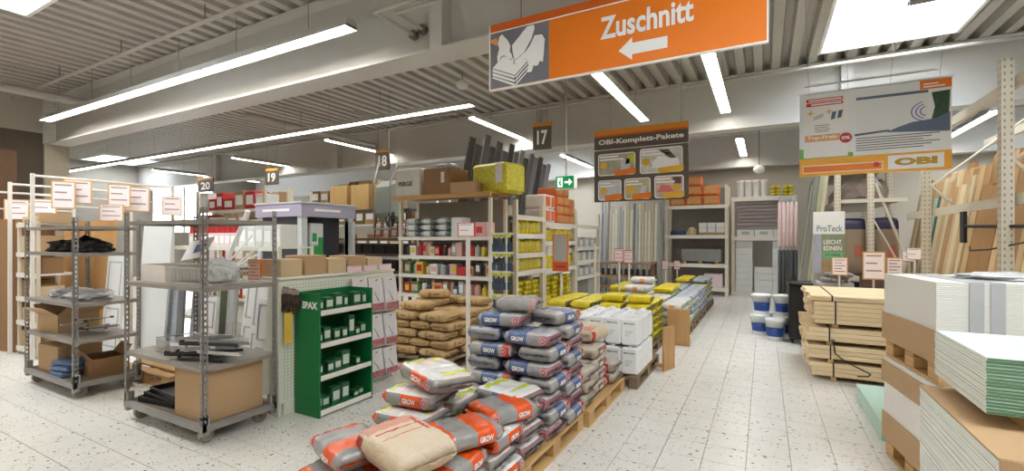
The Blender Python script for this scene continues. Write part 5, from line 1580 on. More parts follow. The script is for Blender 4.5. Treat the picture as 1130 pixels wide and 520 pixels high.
for i, (x, y, z) in enumerate(((-2.45, 8.80, 1.26), (-2.36, 9.19, 1.22), (-2.42, 13.4, .85), (-2.12, 13.5, .85))):
    price_card('small pink price card above the sack pallets, %s from the left' % ('first', 'second', 'third', 'fourth')[i], x, y, z, .17, .26, R(10), rows=3, frame=mat('brown_frame', (150, 96, 74), .5), paper=MATS['pink_paper'])
    if i > 1:
        pole('slim white pole holding a pink price card, %s' % ('left', 'right')[i - 2], x, y + .035, z + .1, .014)

# ---------------------------------------------------------------- sack pallets in the middle of the aisle
def sack_block(kinds, x0, y0, layers, desc, group, nx=2, ny=3, z0=.146, lab_pal=None, step=None, prints=False):
    if lab_pal:
        pallet(x0, y0, lab_pal, 0, GREYW)
    for k in range(layers):
        for j in range(ny):
            for i in range(nx):
                kind = kinds[(i + j * 2 + k) % len(kinds)] if len(kinds) > 1 else kinds[0]
                L, W, h = kind.L, kind.W, kind.h
                x = x0 + .8 * (i + .5) / nx
                y = y0 + 1.2 * (j + .5) / ny
                kind.put(x + random.uniform(-.006, .006), y + random.uniform(-.006, .006), z0 + k * (step or h * 1.005), R(random.uniform(-1.5, 1.5) + (0 if nx == 2 else 90)),
                         desc % (ORD[k] + ' layer', ('front', 'middle', 'back')[j], ('left', 'right')[i] if nx == 2 else 'side'), group, prints=prints)
YEL2 = Sack('yellow_sack', .40, .38, .12, M_YEL, 3)
WHT2 = Sack('plaster_sack', .40, .38, .12, M_WHT, 3)
GRB2 = Sack('plaster_sack', .40, .38, .12, M_GRB, 3)
sack_block([YEL2], -3.08, 6.75, 5, 'yellow sack on the left yellow pallet, %s, %s %s', 'yellow sacks on the left pallet', lab_pal='grey pallet under the left block of yellow sacks')
sack_block([YEL2], -2.22, 6.75, 5, 'yellow sack on the right yellow pallet, %s, %s %s', 'yellow sacks on the right pallet', lab_pal='grey pallet under the right block of yellow sacks')
for i in range(2):
    YEL2.put(-2.02 + .4 * i, 7.05, .146 + 5 * .121, R(5), 'loose yellow sack on top of the right yellow block, %s' % ('left', 'right')[i], 'yellow sacks on the right pallet')
sack_block([WHT2], -1.95, 8.0, 4, 'white plaster sack behind the guard board, %s, %s %s', 'white plaster sacks', lab_pal='grey pallet behind the wooden guard board')
for i in range(3):
    WHT.put(-2.05 + .02 * i, 8.9, .146 + (4 + i) * .121, R(4 * i), 'white sack with orange stripe lying high on the plaster pallet, %s' % ('lowest', 'middle', 'top')[i], 'white plaster sacks')
for i in range(2):
    WHT.put(-2.03 + .02 * i, 8.5, .146 + (4 + i) * .121, R(-4 * i), 'white sack propping the high stack on the plaster pallet, %s' % ('lower', 'upper')[i], 'white plaster sacks')
sack_block([GRB2, WHT2], -1.95, 9.35, 4, 'pale blue or white sack on the second aisle pallet, %s, %s %s', 'pale sacks of the second pallet', lab_pal='grey pallet under the pale sacks, second along the aisle')
sack_block([GRB2], -1.95, 10.65, 4, 'pale blue sack on the third aisle pallet, %s, %s %s', 'pale sacks of the third pallet', lab_pal='grey pallet under the pale sacks, third along the aisle')
for i in range(3):
    YEL2.put(-1.75 + .0 * i, 9.6 + .41 * i, .146 + 4 * .121, R(90), 'yellow sack lying on the pale sacks along the aisle, %s' % ('front', 'middle', 'back')[i], 'yellow sacks over the aisle pallets')
sack_block([YEL2], -2.85, 9.4, 5, 'yellow sack of the rear yellow block, %s, %s %s', 'yellow sacks of the rear block', lab_pal='grey pallet under the rear yellow block')
sack_block([YEL2, GRB2], -1.95, 11.95, 5, 'yellow or pale sack on the last aisle pallet, %s, %s %s', 'sacks of the last aisle pallet', lab_pal='grey pallet at the far end of the aisle row')

# ================================================================ END RACK WITH SMALL GOODS (faces the viewer)
rack('cream end rack with small goods and a timber top shelf', -6.35, 7.0, -4.22, 7.6, 2.44, (.2, .64, 1.02, 1.38, 1.74), '-Y', 'end_rack', CREAM, SHELFW, .06, back=mat('rack_back', (150, 144, 134), .6))
tag(MB().box(-1.12, -.42, 0, 1.12, .42, .03, c=.004).box(-1.12, -.42, -.05, 1.12, -.37, 0).build('timber_shelf', wood('chip_shelf', (206, 164, 104), (170, 126, 74), 'X'), None, (-5.28, 7.28, 2.50)), 'wooden top board lying on the end rack under the big cartons', 'shelf board')
rnd = random.Random(21)
cols = {'white': PANW, 'brown': CARD, 'beige': CARD_L, 'blue': mat('goods_blue', (60, 84, 140), .5), 'red': REDC, 'yellow': mat('goods_yellow', (212, 186, 60), .5), 'pink': mat('goods_pink', (216, 170, 166), .5), 'dark': mat('goods_dark', (66, 62, 62), .5), 'green': mat('goods_green', (96, 140, 72), .5), 'grey': PANG}
cn = list(cols)
shelf_name = {.64: 'lowest', 1.02: 'second lowest', 1.38: 'second highest', 1.74: 'top'}
nth = ['first', 'second', 'third', 'fourth', 'fifth', 'sixth', 'seventh', 'eighth', 'ninth', 'tenth', 'eleventh', 'twelfth', 'thirteenth', 'fourteenth', 'fifteenth', 'sixteenth', 'seventeenth', 'eighteenth', 'nineteenth', 'twentieth']
for z in (.64, 1.02, 1.38):
    u, i = -6.27, 0
    while u < -4.36 and i < 20:
        kind = rnd.choice(['box', 'box', 'bottle', 'can', 'cartridge', 'pouch'])
        w = rnd.uniform(.09, .15) if kind != 'box' else rnd.uniform(.10, .22)
        h = rnd.uniform(.16, .28)
        c = rnd.choice(cn); c2 = rnd.choice(['white', 'pink', 'red', 'yellow'])
        item({'box': 'goods_carton', 'bottle': 'bottle', 'can': 'paint_can', 'cartridge': 'cartridge', 'pouch': 'pouch'}[kind], kind, '%s %s on the %s goods shelf of the end rack, %s from left' % (c, kind, shelf_name[z], nth[i]), {'box': 'box', 'bottle': 'bottle', 'can': 'can', 'cartridge': 'cartridge', 'pouch': 'pouch'}[kind],
             u + w / 2, 7.16, z + .004, w * .94, w * .94 if kind != 'box' else .2, h, cols[c], cols[c2], 0, 'small goods on the end rack')
        u += w + .005; i += 1
# upper shelf: silver bundles and white boxes
SILV = mat('silver_wrap', (176, 182, 184), .3, .3, vary=.35, scale=18, bump=.6, bscale=18)
SIL = Sack('wrapped_bundle', .36, .4, .12, sack_mat('silver_sack', (178, 186, 188), [(-.2, .2, (214, 218, 214)), (.25, .4, (120, 140, 140))], .36, .4, .12, None, (), .3, .7, .3), 3, cat='bundle')
for k in range(3):
    for i in range(3):
        SIL.put(-6.08 + i * .375, 7.24, 1.746 + k * .121, R(random.uniform(-1, 1)), 'silver wrapped bundle on the upper shelf of the end rack, %s layer, %s' % (ORD[k], ('left', 'middle', 'right')[i]), 'silver bundles')
carton('white_box', 'larger white box on the upper shelf of the end rack', 'box', -5.0, 7.2, 1.744, .24, .3, .36, PANW)
carton('white_box', 'low white box on the upper shelf of the end rack', 'box', -4.77, 7.2, 1.744, .2, .3, .2, PANW)
carton('pink_box', 'pink and white box on the upper shelf of the end rack, right end', 'box', -4.5, 7.2, 1.744, .3, .3, .26, mat('pink_box', (222, 176, 170), .5), lab=SRED)
# on the timber board
t = thing('wrapped_carton', 'big white wrapped carton with black lettering on top of the end rack', 'box', (-6.1, 7.25, 2.532), R(-5))
MB().box(-.33, -.28, 0, .33, .28, .54, c=.02).build('body', mat('white_wrap', (214, 210, 200), .6, vary=.08, bump=.4, bscale=9), t)
lettering(t, 'PERGE', -.22, .20, .16, .29, -.286, BLACKM, .03)
t = thing('brown_carton', 'big brown carton with torn film on top of the end rack', 'box', (-5.38, 7.25, 2.532), R(-2))
MB().box(-.32, -.28, 0, .32, .28, .50, c=.006).build('body', CARD_D, t)
rect(t, 'printed_label', .1, .22, .18, .42, -.283, PACK)
crumple('film_sheet', 'crumpled clear film lying on the big brown carton', 'film', -5.28, 7.22, 3.035, .5, .4, .10, GREYH, 31, .5)
carton('brown_carton', 'low brown carton beside the yellow wrapped wool', 'box', -4.78, 7.05, 2.532, .5, .3, .2, CARD)
t = thing('wool_bale', 'yellow plastic-wrapped bale on top of the end rack corner', 'bale', (-4.36, 7.5, 2.532), R(-12))
mm = mat('yellow_wrap', (214, 206, 50), .3, vary=.3, scale=14, bump=.7, bscale=12, coat=.4)
MB().box(-.42, -.3, 0, .42, .3, .55, c=.05).build('bale_body', mm, t)
rect(t, 'paper_sheet', .2, .18, .36, .52, -.302, PACK)
crumple('film_sheet', 'white crumpled film hanging below the yellow bale', 'film', -4.1, 7.55, 2.25, .34, .5, .26, CRUMP, 41, .5) if False else None
# hanging tools strip at the rack corner
TEAL = mat('tool_teal', (44, 84, 88), .45); TBLUE = mat('tool_blue', (54, 70, 120), .45); LIME = mat('tool_lime', (196, 206, 60), .5)
rail = thing('tool_rail', 'narrow hanging rail at the corner of the end rack', 'rail', (-4.17, 6.93, 0))
MB().box(-.02, -.02, 0, .02, .02, 1.85).build('upright', SHELFW, rail)
for z in (1.78, 1.45, 1.12, .72):
    MB().box(.02, -.02, z, .44, 0, z + .03).build('cross_rail', SHELFW, rail)
for r_, z in enumerate((1.78, 1.45, 1.12, .72)):
    for i in range(4):
        t = thing('trowel', '%s handled tool hanging on the corner rail, %s row, %s' % (('teal', 'blue')[i % 2], ('top', 'second', 'third', 'bottom')[r_], ('first', 'second', 'third', 'fourth')[i]), 'tool', (-4.17 + .07 + i * .1, 6.895, z), 0, 'hanging tools')
        MB().box(-.035, -.01, -.05, .035, .012, 0).build('card', LIME, t)
        MB().tube((0, 0, -.05), (0, 0, -.16), .016, 8, .02).build('handle', TEAL if i % 2 else TBLUE, t)
        MB().box(-.036, -.004, -.29, .036, .004, -.16).build('blade', TBLUE if i % 2 else TEAL, t)

# ================================================================ YELLOW RACK ALONG THE AISLE (faces +X)
ys_ = [7.72, 9.0, 10.9, 12.8]
shz = {0: (.16, 1.08, 1.42, 1.80, 2.16), 1: (.16, 1.05, 1.65, 2.06), 2: (.16, .75, 1.15, 1.5, 2.06)}
ylab = ['first bay of the cream rack full of yellow sacks', 'second bay of the cream rack, orange insulation packs on top', 'third bay of the cream rack with cans and buckets']
for i in range(3):
    rack(ylab[i], -5.0, ys_[i] + .005, -4.1, ys_[i + 1] - .005, (2.45, 2.45, 2.4)[i], shz[i], '+X', 'storage_rack', CREAM, SHELFW, .08, brace=True, lip=.09)
YCOL, YLAB = M_YEL, mat('yellow_sack_label', (206, 196, 130), .5, vary=.3, scale=60)
YM = mat('pouch_yellow', (228, 208, 24), .4, vary=.12)
for z in (1.08, 1.42, 1.80):
    for i in range(6):
        hh = .24 + .03 * ((i * 7 + int(z * 10)) % 3)
        item('yellow_pouch', 'pouch', 'upright yellow pouch, first bay, shelf at %s, %s from the near end' % ({1.08: 'waist height', 1.42: 'chest height', 1.80: 'head height'}[z], nth[i]), 'pouch', -4.22, 7.93 + i * .18, z + .004, .165, .165, hh, YM, YLAB, R(90), 'upright yellow pouches')
for z in (1.05, 1.65):
    for i in range(7):
        item('yellow_pouch', 'pouch', 'upright yellow pouch in the second bay, %s shelf, %s from the near end' % ({1.05: 'lower', 1.65: 'upper'}[z], nth[i]), 'pouch', -4.24, 9.2 + i * .24, z + .004, .22, .18, .26 + .03 * (i % 2), YM, YLAB, R(90), 'upright yellow pouches')
YST = Sack('yellow_sack', .30, .36, .1, sack_mat('yellow_small_sack', (226, 206, 18), [(-.1, .1, (150, 140, 60))], .3, .36, .1, (230, 212, 40), (), .35, .4, .3), 3)
for b in range(2):
    for c in range(3 if b == 0 else 4):
        for k in range(7):
            YST.put(-4.32 + random.uniform(-.02, .02), (7.96 + c * .38 if b == 0 else 9.3 + c * .42) + random.uniform(-.015, .015), .164 + k * .1005, R(90 + random.uniform(-3, 3)), 'yellow sack piled at the foot of the %s bay, column %s, %s layer' % (('first', 'second')[b], ('one', 'two', 'three', 'four')[c], ORD[k]), 'piled yellow sacks')
# orange insulation packs
OWRAP = mat('orange_wrap', (232, 120, 70), .3, vary=.12, coat=.3); OWOOL = mat('tan_wool', (206, 158, 96), .7, vary=.2, scale=25, bump=.4, bscale=40)
OWHITE = mat('wrap_white', (238, 224, 222), .35, vary=.06)
def wool_pack(label, x, y, z, w, d, h, rz, group, white=False):
    t = thing('insulation_pack', label, 'package', (x, y, z), rz, group)
    m_ = OWHITE if white else OWRAP
    MB().box(-w / 2, -d / 2, 0, w / 2, d / 2, h, c=min(w, h) * .12).build('wrap', m_, t)
    MB().box(-w * .38, -d / 2 - .012, h * .14, w * .38, -d / 2 + .01, h * .86, c=.01).build('wool_window', OWOOL if not white else OWRAP, t)
    return t
for j in range(3):
    for k in range(4 if j < 2 else 3):
        wool_pack('orange insulation pack on the second bay, column %s, %s layer' % (('one', 'two', 'three')[j], ORD[k]), -4.36, 9.90 + j * .365, 2.064 + k * .205, .36, .5, .20, R(90), 'orange insulation packs', False)
for j in range(2):
    for k in range(2):
        wool_pack('white and orange insulation pack on the second bay, %s column, %s' % (('near', 'next')[j], ('lower', 'upper')[k]), -4.38, 9.25 + j * .29, 2.064 + k * .31, .28, .5, .3, R(90), 'white insulation packs', True)
# cans and buckets in the third bay
for k, z in enumerate((.75, 1.15, 1.5)):
    for i in range(8):
        item('paint_can', 'can', '%s can in the third cream bay, %s shelf, %s from the near end' % (('white', 'grey')[(i + k) % 2], ('lower', 'middle', 'upper')[k], nth[i]), 'can', -4.25, 11.1 + i * .22, z + .004, .18, .18, .2 + .04 * (i % 2), (PANW, PANG)[(i + k) % 2], SBLUE if i % 3 == 0 else PANG, 0, 'cans in the third bay')
carton('grey_crate', 'grey crate on the floor shelf of the third cream bay', 'crate', -4.4, 12.3, .162, .7, .5, .45, PANG, R(90))
# dark roofing boards standing behind the rack
ROOF = [mat('dark_sheet', (74, 72, 74), .45), mat('grey_sheet', (112, 112, 118), .45), mat('light_grey_sheet', (150, 152, 158), .4)]
for i in range(15):
    y = 7.85 + i * .27
    h = (3.75, 3.65, 3.9, 3.7, 3.85, 3.7, 3.9, 3.75, 3.85, 3.7, 3.85, 3.8, 3.85, 3.7, 3.75)[i]
    t = thing('roofing_sheet', '%s roofing sheet leaning behind the yellow rack, %s from the near end' % (('dark', 'mid grey', 'light grey')[i % 3 if i > 5 else (0, 0, 1, 0, 0, 1)[i]], nth[i]), 'sheet', (-5.95, y, 0), 0, 'standing roofing sheets')
    ln = .62
    m_ = ROOF[i % 3 if i > 5 else (0, 0, 1, 0, 0, 1)[i]]
    prof = [(0, 0), (.02, 0), (.02 + ln * h / 3, h), (ln * h / 3, h)]
    MB().prism_y(prof, -.12, .12).build('sheet', m_, t)
    MB().prism_y([(.02, 0), (.035, 0), (.035 + ln * h / 3, h), (.02 + ln * h / 3, h)], -.12, -.08).build('edge_rib', m_, t)

# ================================================================ BACK OF THE HALL
# plank stand: upright mouldings in front of the back wall
rack('dark brown low stand holding upright mouldings', -4.75, 13.9, -2.85, 14.5, 1.02, (.25, .6, 1.0), '-Y', 'moulding_stand', mat('brown_rack', (120, 88, 66), .6), mat('brown_shelf', (150, 120, 92), .6), .08)
rack('grey frame behind the upright mouldings with leaning rails', -4.75, 14.9, -2.75, 15.3, 3.4, (1.5, 2.3, 3.4), '-Y', 'moulding_rack', PANG, PANG, .07)
MOC = [mat('moulding_pale', (216, 214, 200), .5), mat('moulding_grey', (170, 174, 172), .5), mat('moulding_tan', (198, 182, 150), .55), mat('moulding_slate', (128, 134, 136), .5)]
for i in range(20):
    x = -4.65 + i * .095
    h = random.uniform(2.5, 3.0)
    c = (3, 1, 3, 2, 0, 0, 1, 1, 0, 2, 0, 3, 1, 0, 2, 0, 0, 2, 0, 1)[i]
    t = thing('moulding', '%s moulding standing upright at the back wall, %s from the left' % (('pale', 'grey', 'tan', 'slate')[c], nth[i]), 'moulding', (x, 14.55, .0), R(0), 'upright mouldings')
    a = R(-5 + random.uniform(-1, 1)); b = random.uniform(-.02, .02)
    MB().add([(-.035, 0, 0), (.035, 0, 0), (.035, .03, 0), (-.035, .03, 0), (-.035 + b, .09 * h, h), (.035 + b, .09 * h, h), (.035 + b, .09 * h + .03, h), (-.035 + b, .09 * h + .03, h)],
             [(3, 2, 1, 0), (4, 5, 6, 7), (0, 1, 5, 4), (1, 2, 6, 5), (2, 3, 7, 6), (3, 0, 4, 7)]).build('batten', MOC[c], t)
    MB().add([(-.012, -.008, 0), (.012, -.008, 0), (.012, .0, 0), (-.012, .0, 0), (-.012 + b, .09 * h - .008, h), (.012 + b, .09 * h - .008, h), (.012 + b, .09 * h, h), (-.012 + b, .09 * h, h)],
             [(3, 2, 1, 0), (4, 5, 6, 7), (0, 1, 5, 4), (1, 2, 6, 5), (2, 3, 7, 6), (3, 0, 4, 7)]).build('bead', MOC[c], t)
for i in range(10):
    item('goods_carton', 'bottle', 'dark bottle on the low moulding stand, %s from the left' % nth[i], 'bottle', -4.6 + i * .18, 14.1, .604, .12, .12, .24, cols['dark'], cols['pink' if i % 2 else 'white'], 0, 'bottles on the moulding stand')
# back rack 1: orange packs, foam boards
rack('cream back rack with orange packs on its upper shelf', -2.72, 15.0, -.92, 15.8, 3.3, (.25, .95, 1.82, 2.72), '-Y', 'storage_rack', CREAM, SHELFW, .09, back=mat('rack_back_grey', (136, 130, 124), .6), lip=.1)
for k in range(4):
    for i in range((3, 3, 2, 1)[k]):
        wool_pack('orange bale on the upper shelf of the back rack, %s layer, %s from the left' % (ORD[k], nth[i]), -2.36 + i * .48, 15.25, 2.724 + k * .30, .46, .4, .29, 0, 'orange bales at the back')
for i in range(3):
    for k in range(2):
        carton('white_packet', 'white packet on the middle shelf of the back rack, %s column, %s' % (('left', 'centre', 'right')[i], ('lower', 'upper')[k]), 'box', -1.62 + i * .24, 15.2, 1.90 + k * .15, .22, .3, .14, PANW, 0, 'white packets')
tag(MB().box(-.35, -.2, .02, .35, .2, .07, c=.004).box(-.33, -.18, 0, -.25, .18, .02).box(.25, -.18, 0, .33, .18, .02).build('carrier_board', CARD, None, (-1.38, 15.22, 1.824)), 'brown carrier board under the white packets', 'board')
crumple('cement_bag', 'slumped beige bag beside the white packets on the back rack', 'bag', -1.95, 15.2, 1.824, .3, .3, .26, CARD_L, 51, .3)
for i in range(3):
    crumple('blue_pouch', 'small bluish pouch at the left of the middle back shelf, %s' % ('left', 'middle', 'right')[i], 'pouch', -2.5 + i * .15, 15.15, 1.824, .16, .16, .14, cols['blue'], 60 + i, .25, 'bluish pouches')
t = thing('foam_board_stack', 'grey stack of boards on bearers in the back rack', 'board stack', (-1.68, 15.28, .952))
for i in range(7):
    MB().box(-.55, -.25, .08 + i * .052, .55, .25, .08 + i * .052 + .048).build('board', mat('board_grey', (146, 146, 146), .6), t)
for x in (-.45, 0, .45):
    MB().box(x - .05, -.25, 0, x + .05, .25, .078).build('bearer', PINE, t)
carton('pink_carton', 'pale pink carton on the lowest shelf of the back rack', 'box', -1.34, 15.2, .254, .5, .3, .4, PINKC)
# back rack 2: white cartons
rack('cream back rack at the end of the aisle with white cartons and a grey shutter', -.86, 15.4, .82, 16.1, 2.95, (.12, 1.78, 2.95), '-Y', 'storage_rack', CREAM, SHELFW, .09, lip=.12)
SHUT = mat('shutter_grey', (150, 140, 140), .5)
t = thing('shutter_boards', 'stack of grey shutter boards on the upper shelf of the end rack', 'boards', (0.0, 15.65, 1.99))
for i in range(8):
    MB().box(-.72, -.2, i * .105, .72, .2, i * .105 + .095, c=.012).build('slat', SHUT, t)
for i in range(3):
    carton('white_tray', 'flat white carton below the shutter boards, %s' % ('left', 'middle', 'right')[i], 'box', -.48 + i * .48, 15.62, 1.784, .46, .35, .2, PANW, 0, 'flat white cartons', lab=PANG)
for j, (x, n) in enumerate(((-.52, 8), (-.02, 4), (.36, 8))):
    for k in range(n):
        carton('white_carton', 'white carton stacked at the end of the aisle, %s stack, %s layer' % (('left', 'middle', 'right')[j], ORD[k]), 'box', x, 15.65, .122 + k * .19, (.44, .46, .28)[j], .35, .185, PANW, R(random.uniform(-2, 2)), 'white cartons at the aisle end')
for i in range(4):
    item('paint_bucket', 'bucket', 'white drum on top of the rack at the aisle end, %s from the left' % nth[i], 'bucket', -.62 + i * .21, 15.6, 2.954, .2, .2, .5, PANW, PINKC, 0, 'white drums')
for k in range(3):
    for i in range(2):
        YST.put(.30 + i * .31, 15.62, 2.956 + k * .1005, R(random.uniform(-1, 1)), 'yellow sack on top of the rack at the aisle end, %s layer, %s' % (ORD[k], ('left', 'right')[i]), 'yellow sacks at the aisle end')
# ================================================================ RIGHT SIDE: TIMBER BUNDLES
SPRUCE = wood('planed_spruce', (236, 215, 178), (212, 184, 140), 'X', 1.2)
SPRUCEZ = wood('standing_spruce', (220, 192, 148), (184, 148, 104), 'Z', 1.0)
STRAP = mat('black_strap', (34, 34, 36), .5)
bd = {}
for hgt in (.05, .028):
    bd[hgt] = MB().box(0, 0, 0, 1.25, .225, hgt, c=.004).mesh('board', SPRUCE)
def bundle(label, x, y, z, layers, hgt=.05, deep=6, dx=0.0):
    t = thing('timber_bundle', label, 'timber', (x, y, z), 0, 'timber bundles')
    for k in range(layers):
        for j in range(deep):
            obj('board', bd[hgt], t, (random.uniform(-.02, .02), j * .23, k * (hgt + .003)))
    h = layers * (hgt + .003)
    for sx in (.22, .95):
        MB().box(sx, -.004, -.004, sx + .016, 0, h + .002).box(sx, -.004, h, sx + .016, deep * .23, h + .003).box(sx, -.004, -.004, sx + .016, deep * .23, -.001).build('strap', STRAP, t)
    return t
zz = .06
specs = [('lowest strapped bundle of spruce boards in the right stack', 0.50, 3), ('second strapped bundle of spruce boards from the floor', 0.47, 3), ('third strapped bundle of spruce boards, its end sticking out left', 0.46, 3), ('uppermost thick bundle of spruce boards in the right stack', 0.52, 5)]
for i, (lb, x, n) in enumerate(specs):
    for sx in (.2, .95):
        tag(MB().box(0, -.02, 0, .06, 1.38, .042 if i else .056, c=.003).build('stacking_batten', PINE, None, (x + sx, 6.72, zz - (.045 if i else .058))), 'square batten under the %s timber bundle, %s one' % (('lowest', 'second', 'third', 'uppermost')[i], 'left' if sx < .5 else 'right'), 'batten', 'stacking battens')
    bundle(lb, x, 6.68, zz, n)
    zz += n * .053 + .05
bundle('thin loose boards lying on top of the timber stack', .49, 6.7, zz - .045, 2, .028)
t = thing('loose_strap', 'loose black strap trailing from the timber stack to the mint boards', 'strap', (.72, 6.66, .30))
MB().path([(0, 0, .2), (.02, -.01, .05), (.12, -.02, -.04), (.26, -.05, -.10), (.34, -.12, -.13), (.30, -.22, -.135), (.2, -.26, -.135)], .008, 6).build('band', STRAP, t)
MB().box(-.02, -.008, .18, .02, .0, .21).build('buckle', STEEL_D, t)

# ---------------------------------------------------------------- mint boards on the floor
MINT = mat('mint_board', (184, 214, 200), .6, vary=.03)
MINTE = mat('mint_edge', (120, 170, 146), .7, vary=.06)
GYP = mat('gypsum_white', (236, 234, 228), .7, vary=.02)
GYPE = mat('gypsum_edge', (206, 202, 194), .8, vary=.08, scale=30)
def board_mesh(lx, ly, th, top_m, edge_m):
    return MB().box(0, 0, 0, lx, ly, th, 0, c=.0022).mesh('board', [top_m])
mb_floor = MB().box(0, 0, 0, .7, 1.2, .0255, c=.003).mesh('board', MINT)
t = thing('mint_board_stack', 'low stack of mint green plasterboards lying on the floor', 'board stack', (.87, 4.92, 0))
for i in range(6):
    obj('board', mb_floor, t, (random.uniform(-.004, .004), random.uniform(-.006, .006), i * .0262))

# ---------------------------------------------------------------- white plasterboard stacks on two pallets
PX, PY, PR = .95, 3.83, R(7.6)
def stack_of(label, loc, rz, lx, ly, n, th, m_faces, group, m2=None, jit=.0012, every=0):
    t = thing('plasterboard_stack', label, 'board stack', loc, rz, group)
    me = MB().box(0, 0, 0, lx, ly, th * .93, c=.0016).mesh('board', m_faces)
    me2 = MB().box(0, 0, 0, lx, ly, th * .93, c=.0016).mesh('board', m2) if m2 else me
    for i in range(n):
        obj('board', me2 if (every and i % every == 0) else me, t, (random.uniform(-jit, jit), random.uniform(-jit, jit), i * th))
    return t
def place(lx_, ly_):
    return (PX + lx_ * math.cos(PR) - ly_ * math.sin(PR), PY + lx_ * math.sin(PR) + ly_ * math.cos(PR))
for k, zz in enumerate((0.0, .78)):
    for q in range(1):
        cx_, cy_ = place(.42 + q * .84, .415)
        pallet(cx_, cy_, '%s pallet of the white plasterboard tower, %s' % (('lower', 'upper')[k], ('aisle side', 'far side')[q]), PR, PINE, zz, .82, .83) if q == 0 or True else None
t1 = stack_of('lower white plasterboard stack on the floor pallets', (PX, PY, .146), PR, 1.25, .83, 50, .0126, GYP, 'white plasterboard stacks')
t2 = stack_of('upper white plasterboard stack with brown card skirt', (PX, PY, .926), PR, 1.25, .83, 40, .0126, GYP, 'white plasterboard stacks')
for t_, hh in ((t1, .63), (t2, .504)):
    # card skirt along the narrow side and corner, grey packing straps on the long side
    MB().box(-.012, -.01, -.005, -.006, .84, .20).build('card_skirt', CARD, t_)
    MB().box(-.012, -.016, -.005, .06, -.010, .20).build('card_skirt', CARD, t_)
    for sx in (.16, .26):
        MB().box(sx, -.008, -.002, sx + .07, -.0045, hh).box(sx, -.008, hh, sx + .07, .83, hh + .003).build('packing_strap', mat('grey_packing', (190, 190, 192), .4), t_)
MB().box(-.014, -.018, -.17 + .0, -.006, .84, -.004).build('card_skirt', CARD, t1) if False else None
MB().box(-.014, -.01, .44, -.007, .84, .60).build('card_skirt', CARD, t1)
MB().box(-.014, -.018, .2, .06, -.011, .60).build('card_skirt', CARD, t1)
crumple('film_sheet', 'white crumpled film on top of the white plasterboard tower', 'film', place(.5, .4)[0], place(.5, .4)[1], 1.435, .5, .4, .05, CRUMP, 71, .4)

# ---------------------------------------------------------------- green plasterboards in front
GREENB = mat('green_board', (202, 220, 210), .6, vary=.02)
GREENE = mat('green_board_edge', (92, 140, 112), .75, vary=.06)
def green_stack(label, x, y, z, lx, ly, n, th):
    """boards with pale mint faces, white cut ends towards the aisle and green long edges towards the viewer"""
    t = thing('plasterboard_stack', label, 'board stack', (x, y, z), 0, 'green plasterboard stacks')
    m = MB().box(0, 0, 0, lx, ly, th * .90, c=.0012)
    me = m.mesh('board', [GREENB, GREENE, GYP])
    for p in me.polygons:
        n_ = p.normal
        p.material_index = 1 if n_.y < -.9 else (2 if n_.x < -.9 else 0)
    for i in range(n):
        obj('board', me, t, (random.uniform(-.0015, .0015), random.uniform(-.0015, .0015), i * th))
    return t
green_stack('upper stack of green plasterboards in the right foreground', .742, 2.41, 1.036, 1.9, .60, 17, .0127)
green_stack('lower stack of green plasterboards in the right foreground corner', .678, 2.10, .146, 1.9, .88, 65, .0127)
tag(MB().box(0, 0, 0, 1.9, .88, .008).box(0, -.014, -.05, 1.9, -.007, .008).build('card_sheet', CARD, None, (.676, 2.10, .973)), 'brown card sheet covering the lower green plasterboards', 'card')
for i, x in enumerate((.86, 1.5, 2.2)):
    tag(MB().box(0, 0, 0, .09, .56, .054, c=.004).build('bearer_block', PINE, None, (x, 2.43, .982)), 'wooden bearer between the two green plasterboard stacks, %s' % ('left', 'middle', 'right')[i], 'bearer', 'bearers')
for q in range(2):
    pallet(.70 + q * .95, 2.12, 'pallet under the lower green plasterboards, %s' % ('aisle side', 'far side')[q], 0, PINE, 0, .9, .84)

# ---------------------------------------------------------------- black chest and buckets
t = thing('black_chest', 'black plastic container standing beside the white buckets', 'container', (.36, 8.78, 0))
MB().box(0, 0, .08, .32, .45, .95, c=.02).build('body', BLACKP, t)
MB().box(-.015, -.015, .95, .335, .465, 1.0, c=.012).build('lid', BLACKP, t)
for x in (.05, .27):
    for y in (.06, .39):
        MB().tube((x - .015, y, .04), (x + .015, y, .04), .04, 12).build('wheel', BLACKM, t)
BUCK = mat('bucket_white', (232, 234, 236), .4, vary=.02); BUCKB = mat('bucket_blue', (36, 74, 156), .4, vary=.1)
bk = [MB().lathe([(.125, 0), (.128, .01), (.15, .31), (.158, .31), (.158, .335)], 20).mesh('body', BUCK, True), MB().lathe([(.16, .325), (.16, .35), (.145, .36)], 20).mesh('lid', BUCK, True),
      MB().add([((.136 + (.0155 if q else .0)) * math.cos(R(a)), (.136 + (.0155 if q else .0)) * math.sin(R(a)), (.07, .22)[q]) for q in (0, 1) for a in range(205, 336, 13)], [(i, i + 1, i + 12, i + 11) for i in range(10)]).mesh('label_band', BUCKB, True), MB().path([(-.16, 0, .30), (-.13, -.1, .22), (0, -.155, .18), (.13, -.1, .22), (.16, 0, .30)], .004, 5).mesh('handle', STEEL)]
for i, (x, y, z) in enumerate(((.17, 9.02, 0), (-.06, 9.42, 0), (.29, 9.42, 0), (.05, 9.8, 0), (.29, 9.43, .362), (-.05, 9.43, .362))):
    t = thing('bucket', ('white bucket with blue label nearest the aisle', 'white bucket with blue label, left one behind the nearest', 'white bucket with blue label, right one behind the nearest', 'white bucket in the rear, left', 'white bucket stacked on the right one', 'white bucket stacked on the left one')[i], 'bucket', (x, y, z), R(-8 + 5 * i), 'white buckets')
    for nm, me in zip(('body', 'lid', 'label_band', 'handle'), bk):
        obj(nm, me, t)
